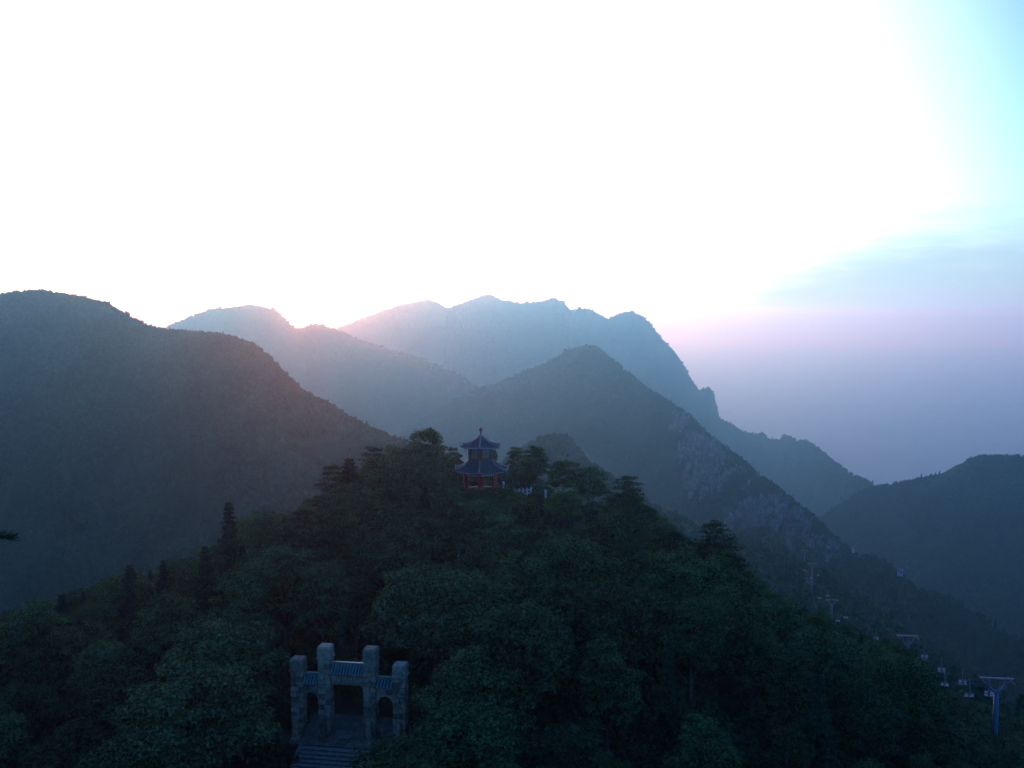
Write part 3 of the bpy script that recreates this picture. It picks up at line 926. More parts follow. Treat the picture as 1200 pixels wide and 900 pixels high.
def hex_roof(root, name, z_top, z_eave, r_top, r_eave, lift, nribs, mat, rib_r=0.055):
    """Concave six-sided tiled roof with raised corners, tile ribs, drip tiles and pale hip ridges."""
    nt = 10
    H = z_top - z_eave
    def prof(t):                      # 0 top .. 1 eave
        return z_top - H * (1 - (1 - t) ** 1.75)
    def pt(face, t, w):
        """w in -1..1 across the face at t."""
        a0, a1 = math.pi / 2 * -1 + face * math.pi / 3, -math.pi / 2 + (face + 1) * math.pi / 3
        r = r_top + (r_eave - r_top) * t
        k = (w + 1) / 2
        x = r * ((1 - k) * math.cos(a0) + k * math.cos(a1)); y = r * ((1 - k) * math.sin(a0) + k * math.sin(a1))
        c = abs(w) ** 3
        out = 1 + 0.05 * c * t ** 3
        return Vector((x * out, y * out, prof(t) + lift * c * t ** 2.5))
    mb = MB()
    nw = 12
    for f in range(6):
        vs = [pt(f, i / nt, -1 + 2 * j / nw) for i in range(nt + 1) for j in range(nw + 1)]
        lo = [v - Vector((0, 0, 0.13)) for v in vs]
        n0 = len(vs)
        fs = []
        for i in range(nt):
            for j in range(nw):
                a = i * (nw + 1) + j
                fs.append((a, a + nw + 1, a + nw + 2, a + 1))
                fs.append((n0 + a, n0 + a + 1, n0 + a + nw + 2, n0 + a + nw + 1))
        for j in range(nw):
            a = nt * (nw + 1) + j
            fs.append((a, n0 + a, n0 + a + 1, a + 1))
        mb.add(vs + lo, fs)
    roof = mb.build(name, mat, root, True)
    rb, dr = MB(), MB()
    edge = r_eave
    for f in range(6):
        for k in range(nribs):
            w = -1 + (2 * k + 1) / nribs
            half = abs(w) * edge / 2                      # offset from the face's middle line at the eave
            t0 = max(0.0, (2 * half - r_top) / (r_eave - r_top))
            pts = []
            for i in range(7):
                t = t0 + (1 - t0) * i / 6
                r = r_top + (r_eave - r_top) * t
                ww = max(-1, min(1, math.copysign(2 * half / r, w)))
                pts.append(pt(f, t, ww) + Vector((0, 0, 0.03)))
            if t0 < 0.97:
                rb.tube(pts, rib_r, 5)
            e = pt(f, 1, w)
            o = Vector((e.x, e.y, 0)).normalized()
            dr.tube([e - o * 0.02 + Vector((0, 0, 0.01)), e + o * 0.05 + Vector((0, 0, 0.0))], 0.075, 7)
    tag(rb.build('tile_ribs', mat, roof, True), kind='stuff')
    tag(dr.build('drip_tiles', M['pale_ridge'], roof, True), kind='stuff')
    for f in range(6):
        hb = MB()
        pts = [pt(f, i / 8, -1) + Vector((0, 0, 0.09)) for i in range(9)]
        tip = pts[-1] + (pts[-1] - pts[-2]) * 0.25 + Vector((0, 0, 0.12))
        hb.tube(pts + [tip], [0.10] * 9 + [0.04], 6)
        hb.build('hip_ridge', M['hip'], roof, True)
    return roof

def build_pavilion():
    root = empty('pavilion', (PAV.x, PAV.y, PAV_BASE), R(-4) + math.atan2(-PAV.x, PAV.y))
    tag(root, 'two-tier hexagonal pavilion with blue tiled roofs and red columns on the hilltop', 'pavilion')
    r_col, r_drum = 2.45, 1.84
    zl_e, zl_t = zpix(552.5) + 0.2, zpix(537.5)
    zu_e, zu_t = zpix(524.5) + 0.15, zpix(510.5)
    ang = [-math.pi / 2 + k * math.pi / 3 for k in range(6)]
    hexa = lambda r: [(r * math.cos(a), r * math.sin(a)) for a in ang]
    # stepped stone platform
    pf = MB()
    for r, z0, z1 in ((3.7, -3.0, -0.3), (3.3, -0.3, 0.0)):
        h6 = hexa(r)
        pf.add([(x, y, z0) for x, y in h6] + [(x, y, z1) for x, y in h6],
               [tuple(range(5, -1, -1)), tuple(range(6, 12))] + [(k, (k + 1) % 6, 6 + (k + 1) % 6, 6 + k) for k in range(6)])
    pf.build('platform', M['mortar'], root)
    for k, a in enumerate(ang):
        cx_, cy_ = r_col * math.cos(a), r_col * math.sin(a)
        c = MB().lathe([(0.30, 0.0), (0.30, 0.12), (0.21, 0.16), (0.20, zl_e + 0.25)], 14, (cx_, cy_)).build('column', M['red_paint'], root, True)
        MB().lathe([(0.36, 0.002), (0.36, 0.14), (0.31, 0.22)], 14, (cx_, cy_)).build('column_base', M['step_stone'], c)
        a2 = ang[(k + 1) % 6]
        mx, my = r_col * (math.cos(a) + math.cos(a2)) / 2, r_col * (math.sin(a) + math.sin(a2)) / 2
        rz = math.atan2(math.sin(a2) - math.sin(a), math.cos(a2) - math.cos(a))
        MB().box(mx, my, zl_e - 0.48, r_col - 0.36, 0.14, 0.20, rz).build('tie_beam', M['beam_paint'], root)
        MB().box(mx, my, zl_e - 0.12, r_col - 0.36, 0.18, 0.26, rz).build('frieze', M['red_paint'], root)
        if k != 0:
            s_ = MB().box(mx, my, 0.46, r_col - 0.45, 0.34, 0.08, rz)
            s_.box(mx, my, 0.24, r_col - 0.9, 0.10, 0.36, rz)
            s_.build('bench_seat', M['wood'], root)
        # drum wall: post, sill, window with lattice
        px, py = r_drum * math.cos(a), r_drum * math.sin(a)
        MB().lathe([(0.13, zl_t - 0.35), (0.13, zu_e + 0.25)], 10, (px, py)).build('drum_post', M['wood'], root, True)
        wx, wy = (px + r_drum * math.cos(a2)) / 2, (py + r_drum * math.sin(a2)) / 2
        zlo, zhi = zl_t - 0.2, zu_e + 0.12
        fr = MB()
        fr.box(wx, wy, zlo + 0.22, r_drum - 0.2, 0.12, 0.44, rz)
        fr.box(wx, wy, zhi - 0.10, r_drum - 0.2, 0.12, 0.22, rz)
        ux, uy = math.cos(rz), math.sin(rz)
        for q in (-0.34, 0.34):
            fr.box(wx + ux * q * r_drum, wy + uy * q * r_drum, (zlo + zhi) / 2 + 0.11, 0.16, 0.11, zhi - zlo - 0.62, rz)
        wp = fr.build('drum_wall', M['wood'], root)
        win = MB().box(wx, wy, (zlo + zhi) / 2 + 0.11, r_drum * 0.62, 0.04, zhi - zlo - 0.6, rz).build('window', M['pane'], wp)
        lt = MB()
        for q in np.linspace(-0.27, 0.27, 5):
            lt.box(wx + ux * q * r_drum, wy + uy * q * r_drum, (zlo + zhi) / 2 + 0.11, 0.035, 0.07, zhi - zlo - 0.6, rz)
        lt.build('lattice', M['wood'], wp)
    hex_roof(root, 'lower_roof', zl_t, zl_e, r_drum * 0.98, 4.25, 0.26, 14, M['blue_tile'])
    hex_roof(root, 'upper_roof', zu_t, zu_e, 0.16, 3.05, 0.18, 10, M['blue_tile'], 0.045)
    zt = zu_t
    MB().lathe([(0.26, zt - 0.1), (0.24, zt + 0.08), (0.10, zt + 0.16), (0.09, zt + 0.55), (0.15, zt + 0.62), (0.23, zt + 0.76), (0.25, zt + 0.88), (0.2, zt + 1.02), (0.08, zt + 1.1), (0.03, zt + 1.22)], 14).build('finial', M['dark_metal'], root, True)
    # ceiling closes the dark space between the storeys
    ce = hexa(r_col)
    MB().add([(x, y, zl_e + 0.10) for x, y in ce] + [(x, y, zl_e + 0.16) for x, y in ce],
             [tuple(range(5, -1, -1)), tuple(range(6, 12))] + [(k, (k + 1) % 6, 6 + (k + 1) % 6, 6 + k) for k in range(6)]).build('ceiling', M['wood'], root)
    return root
build_pavilion()

# ------------------------------------------------------------------ stone gate
def build_gate():
    root = empty('stone_gate', GATE, GATE_YAW)
    tag(root, 'rough stone archway of four pillars with teal tiled lintels among dark trees', 'gate')
    xs_ = [-4.35, -1.95, 1.98, 4.5]
    hs = [6.75, 7.95, 7.95, 6.75]
    w = 1.08
    bm_cache = {}
    def block(sx, sy, sz, var):
        key = (round(sx, 2), round(sy, 2), round(sz, 2), var)
        if key not in bm_cache:
            me = MB().box(0, 0, 0, sx, sy, sz, 0, random.uniform(0.97, 1.0), 0.018).mesh('block', False, 0.03)
            me.materials.append(M['gate_stone'])
            bm_cache[key] = me
        return bm_cache[key]
    for x0, h in zip(xs_, hs):
        p = MB().box(x0, 0, (h - 1.2) / 2, w - 0.14, w - 0.14, h - 1.2).build('pillar', M['mortar'], root)
        nc = int((h - 1.05) / 0.43)
        ch = (h - 1.05) / nc
        for c in range(nc):
            z = (c + 0.5) * ch
            # four blocks laid pinwheel fashion round the core
            big, sm = w * random.choice((0.62, 0.68, 0.56)), 0
            for q in range(4):
                L = w * 0.66 if (c % 2) else w * 0.5
                th_ = w - L
                a = q * math.pi / 2
                # block spans L along the face and th_ into the core
                lx, ly = -w / 2 + L / 2, -w / 2 + th_ / 2
                bx = lx * math.cos(a) - ly * math.sin(a); by = lx * math.sin(a) + ly * math.cos(a)
                o = obj('block', block(L - 0.03, th_ - 0.03, ch - 0.035, random.randrange(3)), None, p,
                        (x0 + bx + random.uniform(-.012, .012), by + random.uniform(-.012, .012), z), a)
        cap = MB()
        cap.box(x0, 0, h - 0.99, w + 0.16, w + 0.16, 0.12)
        cap.box(x0, 0, h - 0.56, w + 0.02, w + 0.02, 0.74)
        cap.box(x0, 0, h - 0.09, w + 0.10, w + 0.10, 0.20, 0, 0.82)
        cap.build('pillar_cap', M['gate_stone'], p, False, 0.02)
        for sgn in (-1, 1):
            bs = MB()
            yb = sgn * (w / 2 + 0.30)
            bs.box(x0, yb, 0.16, 0.66, 0.72, 0.32)
            bs.box(x0, sgn * (w / 2 + 0.24), 1.12, 0.44, 0.46, 1.60, 0, 0.86)
            bs.build('buttress_stone', M['gate_stone'], p, False, 0.03)
    def lintel(xa, xb, z0, z1, zr, arch, nr):
        L = xb - xa - w - 0.01
        xm = (xa + xb) / 2
        # beam with rounded inner corners below
        prof = [(-L / 2, z1), (-L / 2, z0 - (0.62 if arch else 0.30))]
        rr = 0.62 if arch else 0.30
        for i in range(7):
            a = math.pi - i * math.pi / 12
            prof.append((-L / 2 + 0.08 + rr * (1 + math.cos(a)), z0 - rr + rr * math.sin(a)))
        for i in range(7):
            a = math.pi / 2 - i * math.pi / 12
            prof.append((L / 2 - 0.08 - rr * (1 - math.cos(a)), z0 - rr + rr * math.sin(a)))
        prof += [(L / 2, z0 - rr), (L / 2, z1)]
        n_ = len(prof)
        t_ = 0.62
        beam = MB().add([(xm + x, -t_ / 2, z) for x, z in prof] + [(xm + x, t_ / 2, z) for x, z in prof],
                        [tuple(range(n_)), tuple(range(2 * n_ - 1, n_ - 1, -1))] + [(k, n_ + k, n_ + (k + 1) % n_, (k + 1) % n_) for k in range(n_)]).build('lintel', M['gate_stone'], root)
        nb = max(2, int(round(L / 0.85)))
        for k in range(nb):
            bx = xm - L / 2 + (k + 0.5) * L / nb
            for sgn in (-1, 1):
                obj('carved_panel', block(L / nb - 0.10, 0.06, (z1 - z0) * 0.62, 0), None, beam, (bx, sgn * (t_ / 2 + 0.012), (z0 + z1) / 2 + 0.04), 0)
        # double-pitched tiled cap
        ov, he = 0.56, zr - z1 - 0.12
        zb = z1 + 0.10
        roof = MB().add([(xm - L / 2, -ov, zb), (xm + L / 2, -ov, zb), (xm + L / 2, ov, zb), (xm - L / 2, ov, zb),
                         (xm - L / 2, -ov, zb + 0.07), (xm + L / 2, -ov, zb + 0.07), (xm + L / 2, ov, zb + 0.07), (xm - L / 2, ov, zb + 0.07),
                         (xm - L / 2, 0, zb + he), (xm + L / 2, 0, zb + he)],
                        [(3, 2, 1, 0), (0, 1, 5, 4), (2, 3, 7, 6), (4, 5, 9, 8), (6, 7, 8, 9), (0, 4, 8, 7, 3), (1, 2, 6, 9, 5)]).build('tile_roof', M['pan_tile'], root)
        MB().box(xm, 0, z1 + 0.05, L - 0.02, 0.86, 0.098).build('cornice', M['gate_stone'], beam)
        MB().box(xm, 0, zb + he + 0.06, L, 0.24, 0.22).build('roof_ridge', M['teal_tile'], roof)
        rib = MB().tube([(0, 0, 0), (0, -ov * 0.5, -(he - 0.07) * 0.5), (0, -ov - 0.05, -(he - 0.07) * 1.02)], 0.078, 7).mesh('tile', True)
        rib.materials.append(M['teal_tile'])
        end = MB().lathe([(0.085, -0.03), (0.085, 0.03)], 8).mesh('tile_end')
        end.materials.append(M['white_plaster'])
        for k in range(nr):
            tx = xm - L / 2 + (k + 0.5) * L / nr
            for sgn in (0, 1):
                o = obj('tile', rib, None, roof, (tx, 0, zb + he + 0.035), math.pi * sgn)
                e = obj('tile_end', end, None, roof, (tx, (ov + 0.06) * (1 if sgn else -1), zb + 0.098))
                e.rotation_euler = (math.pi / 2, 0, 0)
    lintel(xs_[0], xs_[1], 3.95, 4.65, 5.42, True, 5)
    lintel(xs_[1], xs_[2], 4.75, 5.60, 6.45, False, 11)
    lintel(xs_[2], xs_[3], 3.95, 4.65, 5.42, True, 5)
    return root
build_gate()

# paved landing and the stairway that climbs to the gate
def build_stairs():
    lp = obj('path', None if False else MB().box(0.05, 1.6, -0.16, 9.6, 6.4, 0.30).mesh('path'), M['mortar'], None, GATE, GATE_YAW)
    tag(lp, 'paved landing under the stone gate', kind='structure')
    fl = {}
    k = 0
    for i in range(12):
        for j in range(8):
            sx, sy = 9.6 / 12, 6.4 / 8
            v = random.randrange(4)
            if v not in fl:
                fl[v] = MB().box(0, 0, 0, sx - 0.025, sy - 0.025, 0.06, 0, 0.99, 0.004).mesh('flagstone'); fl[v].materials.append(M['step_stone'])
            obj('flagstone', fl[v], None, lp, (0.05 - 4.8 + (i + .5) * sx, 1.6 - 3.2 + (j + .5) * sy, 0.005 + random.uniform(-.008, .008)))
    st = empty('stone_staircase', gate_world(0, -1.6), GATE_YAW)
    tag(st, 'broad flight of grey stone steps climbing to the gate at the bottom edge', 'staircase')
    run, rise = 0.42, 0.17
    for k in range(20):
        zt = -(k + 1) * rise + random.uniform(-.008, .008)
        tread = MB()
        for j in range(4):
            L = 6.7 / 4
            tread.box(-0.05 - 3.35 + (j + .5) * L, -(k + 0.5) * run - 0.05, zt + 0.045, L - 0.014, run + 0.08, 0.085, random.uniform(-.004, .004), 1, 0.006)
        so_ = tread.build('step', M['tread'], st, False, 0.012)
        MB().box(-0.05, -(k + 0.5) * run + 0.05, zt - 0.10, 6.7, run - 0.08, 0.20).build('riser', M['mortar'], so_)  # darker than the tread to paint a shade line under each nosing
    for sgn in (-1, 1):
        mb = MB()
        x0 = -0.05 + sgn * 3.55
        n_ = 20
        a = Vector((x0, 0.1, 0.02)); b = Vector((x0, -n_ * run, -n_ * rise + 0.02))
        w_ = 0.17
        vs = []
        for p_ in (a, b):
            for dx in (-w_, w_):
                vs += [(p_.x + dx, p_.y, p_.z + 0.06), (p_.x + dx, p_.y, p_.z - 0.8)]
        mb.add(vs, [(0, 2, 6, 4), (1, 5, 7, 3), (0, 4, 5, 1), (2, 3, 7, 6), (0, 1, 3, 2), (4, 6, 7, 5)])
        mb.build('kerb', M['step_stone'], st)
build_stairs()

# ------------------------------------------------------------------ chairlift
ARM = 3.2
def lift_axis(i):
    a = LIFT_TOP[max(i - 1, 0)]; b = LIFT_TOP[min(i + 1, len(LIFT_TOP) - 1)]
    d = Vector((b.x - a.x, b.y - a.y, 0)).normalized()
    return d
LIFT_LABELS = ['blue chairlift tower standing nearest, at the right edge above the dark trees',
               'blue chairlift tower second nearest, only its yoke showing over the treetops',
               'blue chairlift tower third from the right edge, just beyond the forest slope',
               'tall thin blue chairlift tower, fourth up the line from the right edge',
               'hazy chairlift tower close beside and behind the tall thin one',
               'farthest faint chairlift tower at the foot of the pale cliffs']
def build_tower(i):
    top = LIFT_TOP[i]
    gz = g1(top.x, top.y) - 0.6
    if i >= 5:
        gz = min(gz, top.z - 8.5)
    H = top.z - gz
    d = lift_axis(i)
    rz = (math.atan2(d.y, d.x) - math.pi / 2) * 0.55
    root = empty('chairlift_tower', (top.x, top.y, gz), rz)
    tag(root, LIFT_LABELS[i], 'chairlift tower', 'towers of the chairlift')
    k = 1.0
    MB().tube([(0, 0, 0), (0, 0, H - 1.55)], [0.36, 0.24], 12).build('pole', M['blue_steel'], root, True)
    MB().box(0, 0, 0.35, 1.5, 1.5, 0.9).build('footing', M['gate_stone'], root, False, 0.03)
    MB().box(0, 0, H, ARM + 0.5, 0.20, 0.16).build('crossarm', M['grey_steel'], root)
    for s in (-1, 1):
        MB().tube([(0, 0, H - 1.6), (s * 0.42, 0, H - 1.42), (s * 0.85, 0, H - 0.95), (s * 1.02, 0, H - 0.08)], [0.19, 0.17, 0.14, 0.11], 8).build('yoke_arm', M['blue_steel'], root, True)
        tr = MB().box(s * ARM / 2, 0, H - 0.22, 0.10, 2.2, 0.10).build('sheave_train', M['grey_steel'], root)
        for q in (-0.9, -0.3, 0.3, 0.9):
            wv = MB().lathe([(0.19, -0.05), (0.15, 0.0), (0.19, 0.05)], 10).build('sheave', M['dark_metal'], tr, False, 0, (s * ARM / 2 + s * 0.12, q, H - 0.24))
            wv.rotation_euler = (0, math.pi / 2, 0)
    ld = MB()
    for s in (-0.17, 0.17):
        ld.tube([(s, -0.44, 0.4), (s, -0.44, H - 0.3)], 0.022, 5)
    for q in range(int((H - 0.8) / 0.4)):
        ld.tube([(-0.17, -0.44, 0.6 + q * 0.4), (0.17, -0.44, 0.6 + q * 0.4)], 0.016, 4)
    ld.build('ladder', M['grey_steel'], root)
    return root
for i in range(6):
    build_tower(i)

def cable_pt(side, s):
    """Point of the cable on one side; s counts towers, negative before the first."""
    ext0 = LIFT_TOP[0] * 2 - LIFT_TOP[1]
    pts = [ext0 + Vector((0, 0, 12))] + LIFT_TOP
    s = s + 1
    i = min(max(int(math.floor(s)), 0), len(pts) - 2)
    f = s - i
    a, b = pts[i], pts[i + 1]
    p = a.lerp(b, f)
    L = (b - a).length
    d = (b - a); d.z = 0; d.normalize()
    side_v = Vector((d.y, -d.x, 0)).lerp(Vector((1, 0, 0)), 0.45).normalized()
    return p + side_v * side * ARM / 2 + Vector((0, 0, -0.42 - 4 * f * (1 - f) * L * 0.018)), d
for side, lab in ((-1, 'thin steel haul cable of the chairlift, left strand'), (1, 'thin steel haul cable of the chairlift, right strand')):
    mb = MB()
    mb.tube([cable_pt(side, -1 + 6 * k / 72)[0] for k in range(73)], 0.018, 5)
    tag(mb.build('haul_cable', M['cable'], None, True), lab, 'cable')

def chair_meshes():
    hang = MB().tube([(0, 0, 0), (0, 0.05, -0.4), (0.0, 0.42, -0.8), (0, 0.42, -1.9), (0, 0.15, -2.15)], 0.035, 6).mesh('hanger', True)
    hang.materials.append(M['grey_steel'])
    seat = MB().box(0, 0, 0, 0.40, 0.40, 0.06).mesh('seat', False, 0.02); seat.materials.append(M['grey_steel'])
    back = MB().box(0, 0, 0, 0.34, 0.05, 0.30).mesh('backrest', False, 0.02); back.materials.append(M['chair_white'])
    fr = MB()
    for s in (-0.52, 0.52):
        fr.tube([(s, 0.25, -1.75), (s, 0.22, -2.3), (s, -0.25, -2.34)], 0.025, 6)
    fr.tube([(-0.52, 0.25, -1.75), (0.52, 0.25, -1.75)], 0.03, 6)
    fr.tube([(-0.52, -0.25, -2.34), (0.52, -0.25, -2.34)], 0.025, 6)
    frm = fr.mesh('frame', True); frm.materials.append(M['grey_steel'])
    can = MB().box(0, 0, 0, 0.52, 0.6, 0.05).mesh('sun_canopy', False, 0.015); can.materials.append(M['white_paint'])
    return hang, seat, back, frm, can
CH = chair_meshes()
def chair(side, s, label):
    p, d = cable_pt(side, s)
    e = empty('lift_chair', p, math.atan2(d.y, d.x) - math.pi / 2 + (math.pi if side < 0 else 0))
    tag(e, label, 'lift chair', 'chairs hanging on the chairlift')
    obj('hanger', CH[0], None, e); obj('frame', CH[3], None, e)
    for sx in (-0.31, 0.31):
        obj('seat', CH[1], None, e, (sx, -0.02, -2.26))
        obj('backrest', CH[2], None, e, (sx, 0.22, -2.0))
ORD = ['nearest', 'second', 'third', 'fourth', 'fifth', 'sixth']
k = 0
for side, nm in ((-1, 'left'), (1, 'right')):
    for j, s in enumerate((0.10, 0.34, 0.58, 0.82)):
        chair(side, s + (0.06 if side > 0 else 0), f'white double lift chair, {ORD[j]} on the {nm} cable counted from the right edge')
    for j, s in enumerate((1.3, 1.75, 2.3, 2.8)):
        chair(side, s + (0.07 if side > 0 else 0), f'tiny white lift chair, {ORD[j]} beyond the second tower on the {nm} cable'.replace('nearest', 'first'))

# ------------------------------------------------------------------ huts on the shoulder below the cliffs
def hut(u, v, d, w, h, label, rz=0.3):
    p = P(u, v, d)
    e = empty('hut', (p.x, p.y, p.z - h - 3.0), rz)
    tag(e, label, 'hut')
    MB().box(0, 0, (h + 3.0) / 2, w, w * 0.7, h + 3.0).build('wall', M['white_plaster'], e)
    hr = h + 3.0
    a, b = w / 2 + 0.3, w * 0.35 + 0.3
    MB().add([(-a, -b, hr), (a, -b, hr), (a, b, hr), (-a, b, hr), (-a, 0, hr + w * 0.28), (a, 0, hr + w * 0.28)],
             [(3, 2, 1, 0), (0, 1, 5, 4), (2, 3, 4, 5), (0, 4, 3), (1, 2, 5)]).build('roof', M['grey_roof'], e)
    MB().box(-w * 0.2, -w * 0.35 - 0.02, 3.9, 0.9, 0.06, 1.8).build('door', M['wood'], e)
    wn_ = MB().box(w * 0.2, -w * 0.35 - 0.02, hr - 1.0, 1.0, 0.06, 0.9).build('window', M['dark_metal'], e)
    MB().box(w * 0.2, -w * 0.35 - 0.05, hr - 1.52, 1.2, 0.12, 0.08).build('sill', M['white_plaster'], wn_)
hut(1000, 641, 690, 1.9, 1.0, 'single tiny white hut on the ridge just below the pale cliffs')
hut(1055, 668, 655, 3.8, 0.9, 'small pale hut among trees on the ridge right of the white speck', -0.4)

# ------------------------------------------------------------------ white railing, and white specks built as posts, beside the pavilion
def speck_post(u, v, d, h, label):  # made-up post in place of a bright flare speck
    p = P(u, v, d)
    e = MB().box(0, 0, h / 2 - 1.2, 0.24, 0.24, h + 1.6).box(0, 0, h - 0.36, 0.32, 0.32, 0.08).lathe([(0.10, h - 0.34), (0.18, h - 0.22), (0.18, h - 0.1), (0.08, h)], 10).build('speck_post', M['chair_white'], None, False)
    e.location = (p.x, p.y, p.z - h)
    return tag(e, label, 'post', 'white specks built as posts near the pavilion')
def railing():
    rt = empty('stone_railing', P(613, 576, 134), R(22), 0.8)
    tag(rt, 'white stone railing with looped openings to the right of the pavilion', 'railing')
    for k, x in enumerate((-1.5, -0.75, 0.0, 0.75, 1.5)):
        MB().box(x, 0, -0.55, 0.16, 0.16, 1.9).lathe([(0.07, 0.4), (0.12, 0.46), (0.12, 0.54), (0.05, 0.6)], 10, (x, 0)).build('post', M['chair_white'], rt)
    for x in (-1.125, -0.375, 0.375, 1.125):
        MB().tube([(x - 0.30, 0, -0.3), (x - 0.27, 0, 0.05), (x - 0.12, 0, 0.26), (x + 0.12, 0, 0.26), (x + 0.27, 0, 0.05), (x + 0.30, 0, -0.3)], 0.05, 7).build('loop', M['chair_white'], rt, True)
        MB().box(x, 0, -0.34, 0.6, 0.11, 0.09).build('bottom_rail', M['chair_white'], rt)
railing()
speck_post(639.5, 574, 133, 0.8, 'white speck built as a post, alone just left of the bright feathery tuft')
speck_post(652, 575, 134, 0.8, 'white speck built as a post behind the bright feathery tuft')
speck_post(590, 564, 134, 0.7, 'white speck built as a post close to the right eave of the pavilion')

# ------------------------------------------------------------------ named trees
def top_at(u, v, d, h, kind, label, group=None, wide=1.0, which=None):
    p = P(u, v, d)
    gz = g1(p.x, p.y)
    hh = p.z - gz
    if hh < 2.0 or hh > h * 1.7:
        hh = h
    gz = p.z - hh if abs(p.z - hh - gz) < 1.5 else gz
    PLACED.append((p.x, p.y, 2.0 if kind == 'spruce' or h < 5 else 3.4))
    return plant(kind, p.x, p.y, hh, label, group, None, wide, which)
PLACED = []
top_at(268, 588, 108, 11, 'spruce', 'tallest dark spire conifer on the left skyline, left of the gate', wide=1.15)
top_at(285, 640, 104, 9, 'spruce', 'lower dark conifer leaning against the tallest left spire', wide=1.1)
top_at(240, 640, 103, 9, 'spruce', 'second dark conifer, left beside the tallest skyline spire', wide=1.2)
top_at(191, 656, 102, 8, 'spruce', 'slim dark spire between two lower treetops on the left skyline')
top_at(152, 661, 101, 8.5, 'spruce', 'bushy-topped dark spire left of the slim one on the left skyline', wide=1.2)
top_at(73, 696, 97, 8, 'spruce', 'broad dark spire conifer farthest left but two on the skyline', wide=1.5)
top_at(48, 712, 95, 7, 'spruce', 'short dark conifer second from the left picture edge', wide=1.4)
top_at(28, 716, 95, 7, 'spruce', 'short dark conifer nearest the left picture edge', wide=1.4)
top_at(110, 706, 97, 7, 'broad', 'rounded low tree between the dark spires on the left skyline', wide=0.8)
top_at(409, 537, 124, 9.5, 'spruce', 'dark pointed conifer on the skyline left of the pavilion', wide=1.9)
top_at(388, 548, 123, 8, 'pine', 'dark flat-tiered pine at the left end of the hilltop clump', wide=0.75)
top_at(438, 526, 126, 9.5, 'pine', 'dark pine second left of the pavilion on the hilltop', wide=0.8)
top_at(463, 527, 128, 9, 'broad', 'bushy tree between the pine and the tall airy tree on the hilltop', wide=0.8)
top_at(500, 507, 132, 11.5, 'broad', 'tall airy tree with open crown left of the pavilion', wide=0.85)
top_at(530, 528, 148, 8, 'broad', 'low tree peeping out behind the pavilion, left side', wide=0.8)
top_at(605, 528, 150, 8, 'broad', 'rounded tree directly right of the pavilion roof', wide=0.8)
top_at(628, 526, 148, 8, 'broad', 'rounded tree second right of the pavilion roof', wide=0.9)
top_at(590, 552, 147, 5, 'broad', 'small tree filling the gap right behind the pavilion', wide=1.2)
top_at(616, 548, 145, 5, 'broad', 'small tree filling the gap behind the white railing', wide=1.3)
top_at(522, 552, 136, 6, 'broad', 'dense tree touching the left eave of the pavilion', wide=1.1)
top_at(660, 540, 142, 8.5, 'broad', 'bushy tree behind the bright feathery tuft', wide=0.9)
top_at(690, 548, 138, 8.5, 'broad', 'bushy tree between the feathery tuft and the big tiered pine', wide=0.9)
top_at(735, 560, 122, 10.5, 'pine', 'largest tiered pine on the right shoulder of the hill', wide=1.05, which=0)
top_at(756, 598, 114, 8.5, 'pine', 'lower tiered pine in front of the largest one', wide=0.95, which=1)
top_at(838, 614, 112, 9.5, 'pine', 'tiered pine standing apart at the right end of the hill skyline', wide=1.0, which=2)
top_at(862, 655, 105, 8.5, 'pine', 'pine just below the one that ends the right skyline', wide=0.95, which=3)
top_at(800, 640, 112, 8.5, 'broad', 'broad tree in the gap between the two right-hand pines', wide=0.9)
top_at(512, 668, 86, 8.5, 'grey', 'large pale grey-green tree above and right of the gate', wide=1.1, which=0)
top_at(615, 712, 78, 8, 'grey', 'large grey-green tree in the middle of the slope, right of the gate', wide=0.85, which=1)
top_at(668, 772, 70, 7, 'grey', 'grey-green tree below the big one in the middle of the slope', wide=1.0, which=2)
top_at(260, 735, 80, 8, 'grey', 'pale-leaved tree left of the gate with light upper sprays', wide=1.0, which=1)
top_at(225, 790, 72, 7, 'grey', 'pale-leaved tree lower left of the gate', wide=1.0, which=0)
top_at(355, 600, 106, 8.5, 'pine', 'pine with light level sprays on the left shoulder of the hill', wide=1.0)
LOWL = ['low bushy tree under the left eave corner of the pavilion', 'low bushy tree before the left red column of the pavilion', 'low bushy tree before the middle red column of the pavilion', 'low bushy tree before the right red column of the pavilion',
        'low bushy tree between the pavilion and the white railing', 'low bushy tree directly in front of the white railing', 'low bushy tree at the right end of the white railing',
        'low tree one step downhill from the white railing', 'low tree one step downhill from the gap beside the railing', 'low tree one step downhill from the middle red column', 'low tree one step downhill from the left red column']
for k, (u, v, d) in enumerate([(541, 571, 130), (556, 573, 129), (571, 574, 131), (585, 570, 131), (598, 574, 129), (612, 579, 128), (627, 578, 129), (622, 588, 122), (600, 590, 121), (575, 588, 122), (548, 588, 122)]):
    p = P(u, v, d)
    top_at(u, v, d, 4.0, 'broad', LOWL[k], 'low trees round the pavilion', 1.1)
# bright tuft
p = P(660, 577, 124)
tm, cm = broadleaf(5.0, 2.5, 34, 330, 0.26, 0.4)
tm.materials.append(M['bark']); cm.materials.append(M['blade'])
e = empty('bright_tree', (p.x, p.y, p.z - 5.0), 0.4)
tag(e, 'bright green feathery tree below and right of the pavilion', 'tree')
obj('trunk', tm, None, e); obj('crown', cm, None, e)
PLACED += [(p.x, p.y, 3.2), (p.x - 1, p.y - 5, 3.2), (p.x + 1, p.y - 10, 3.0)]
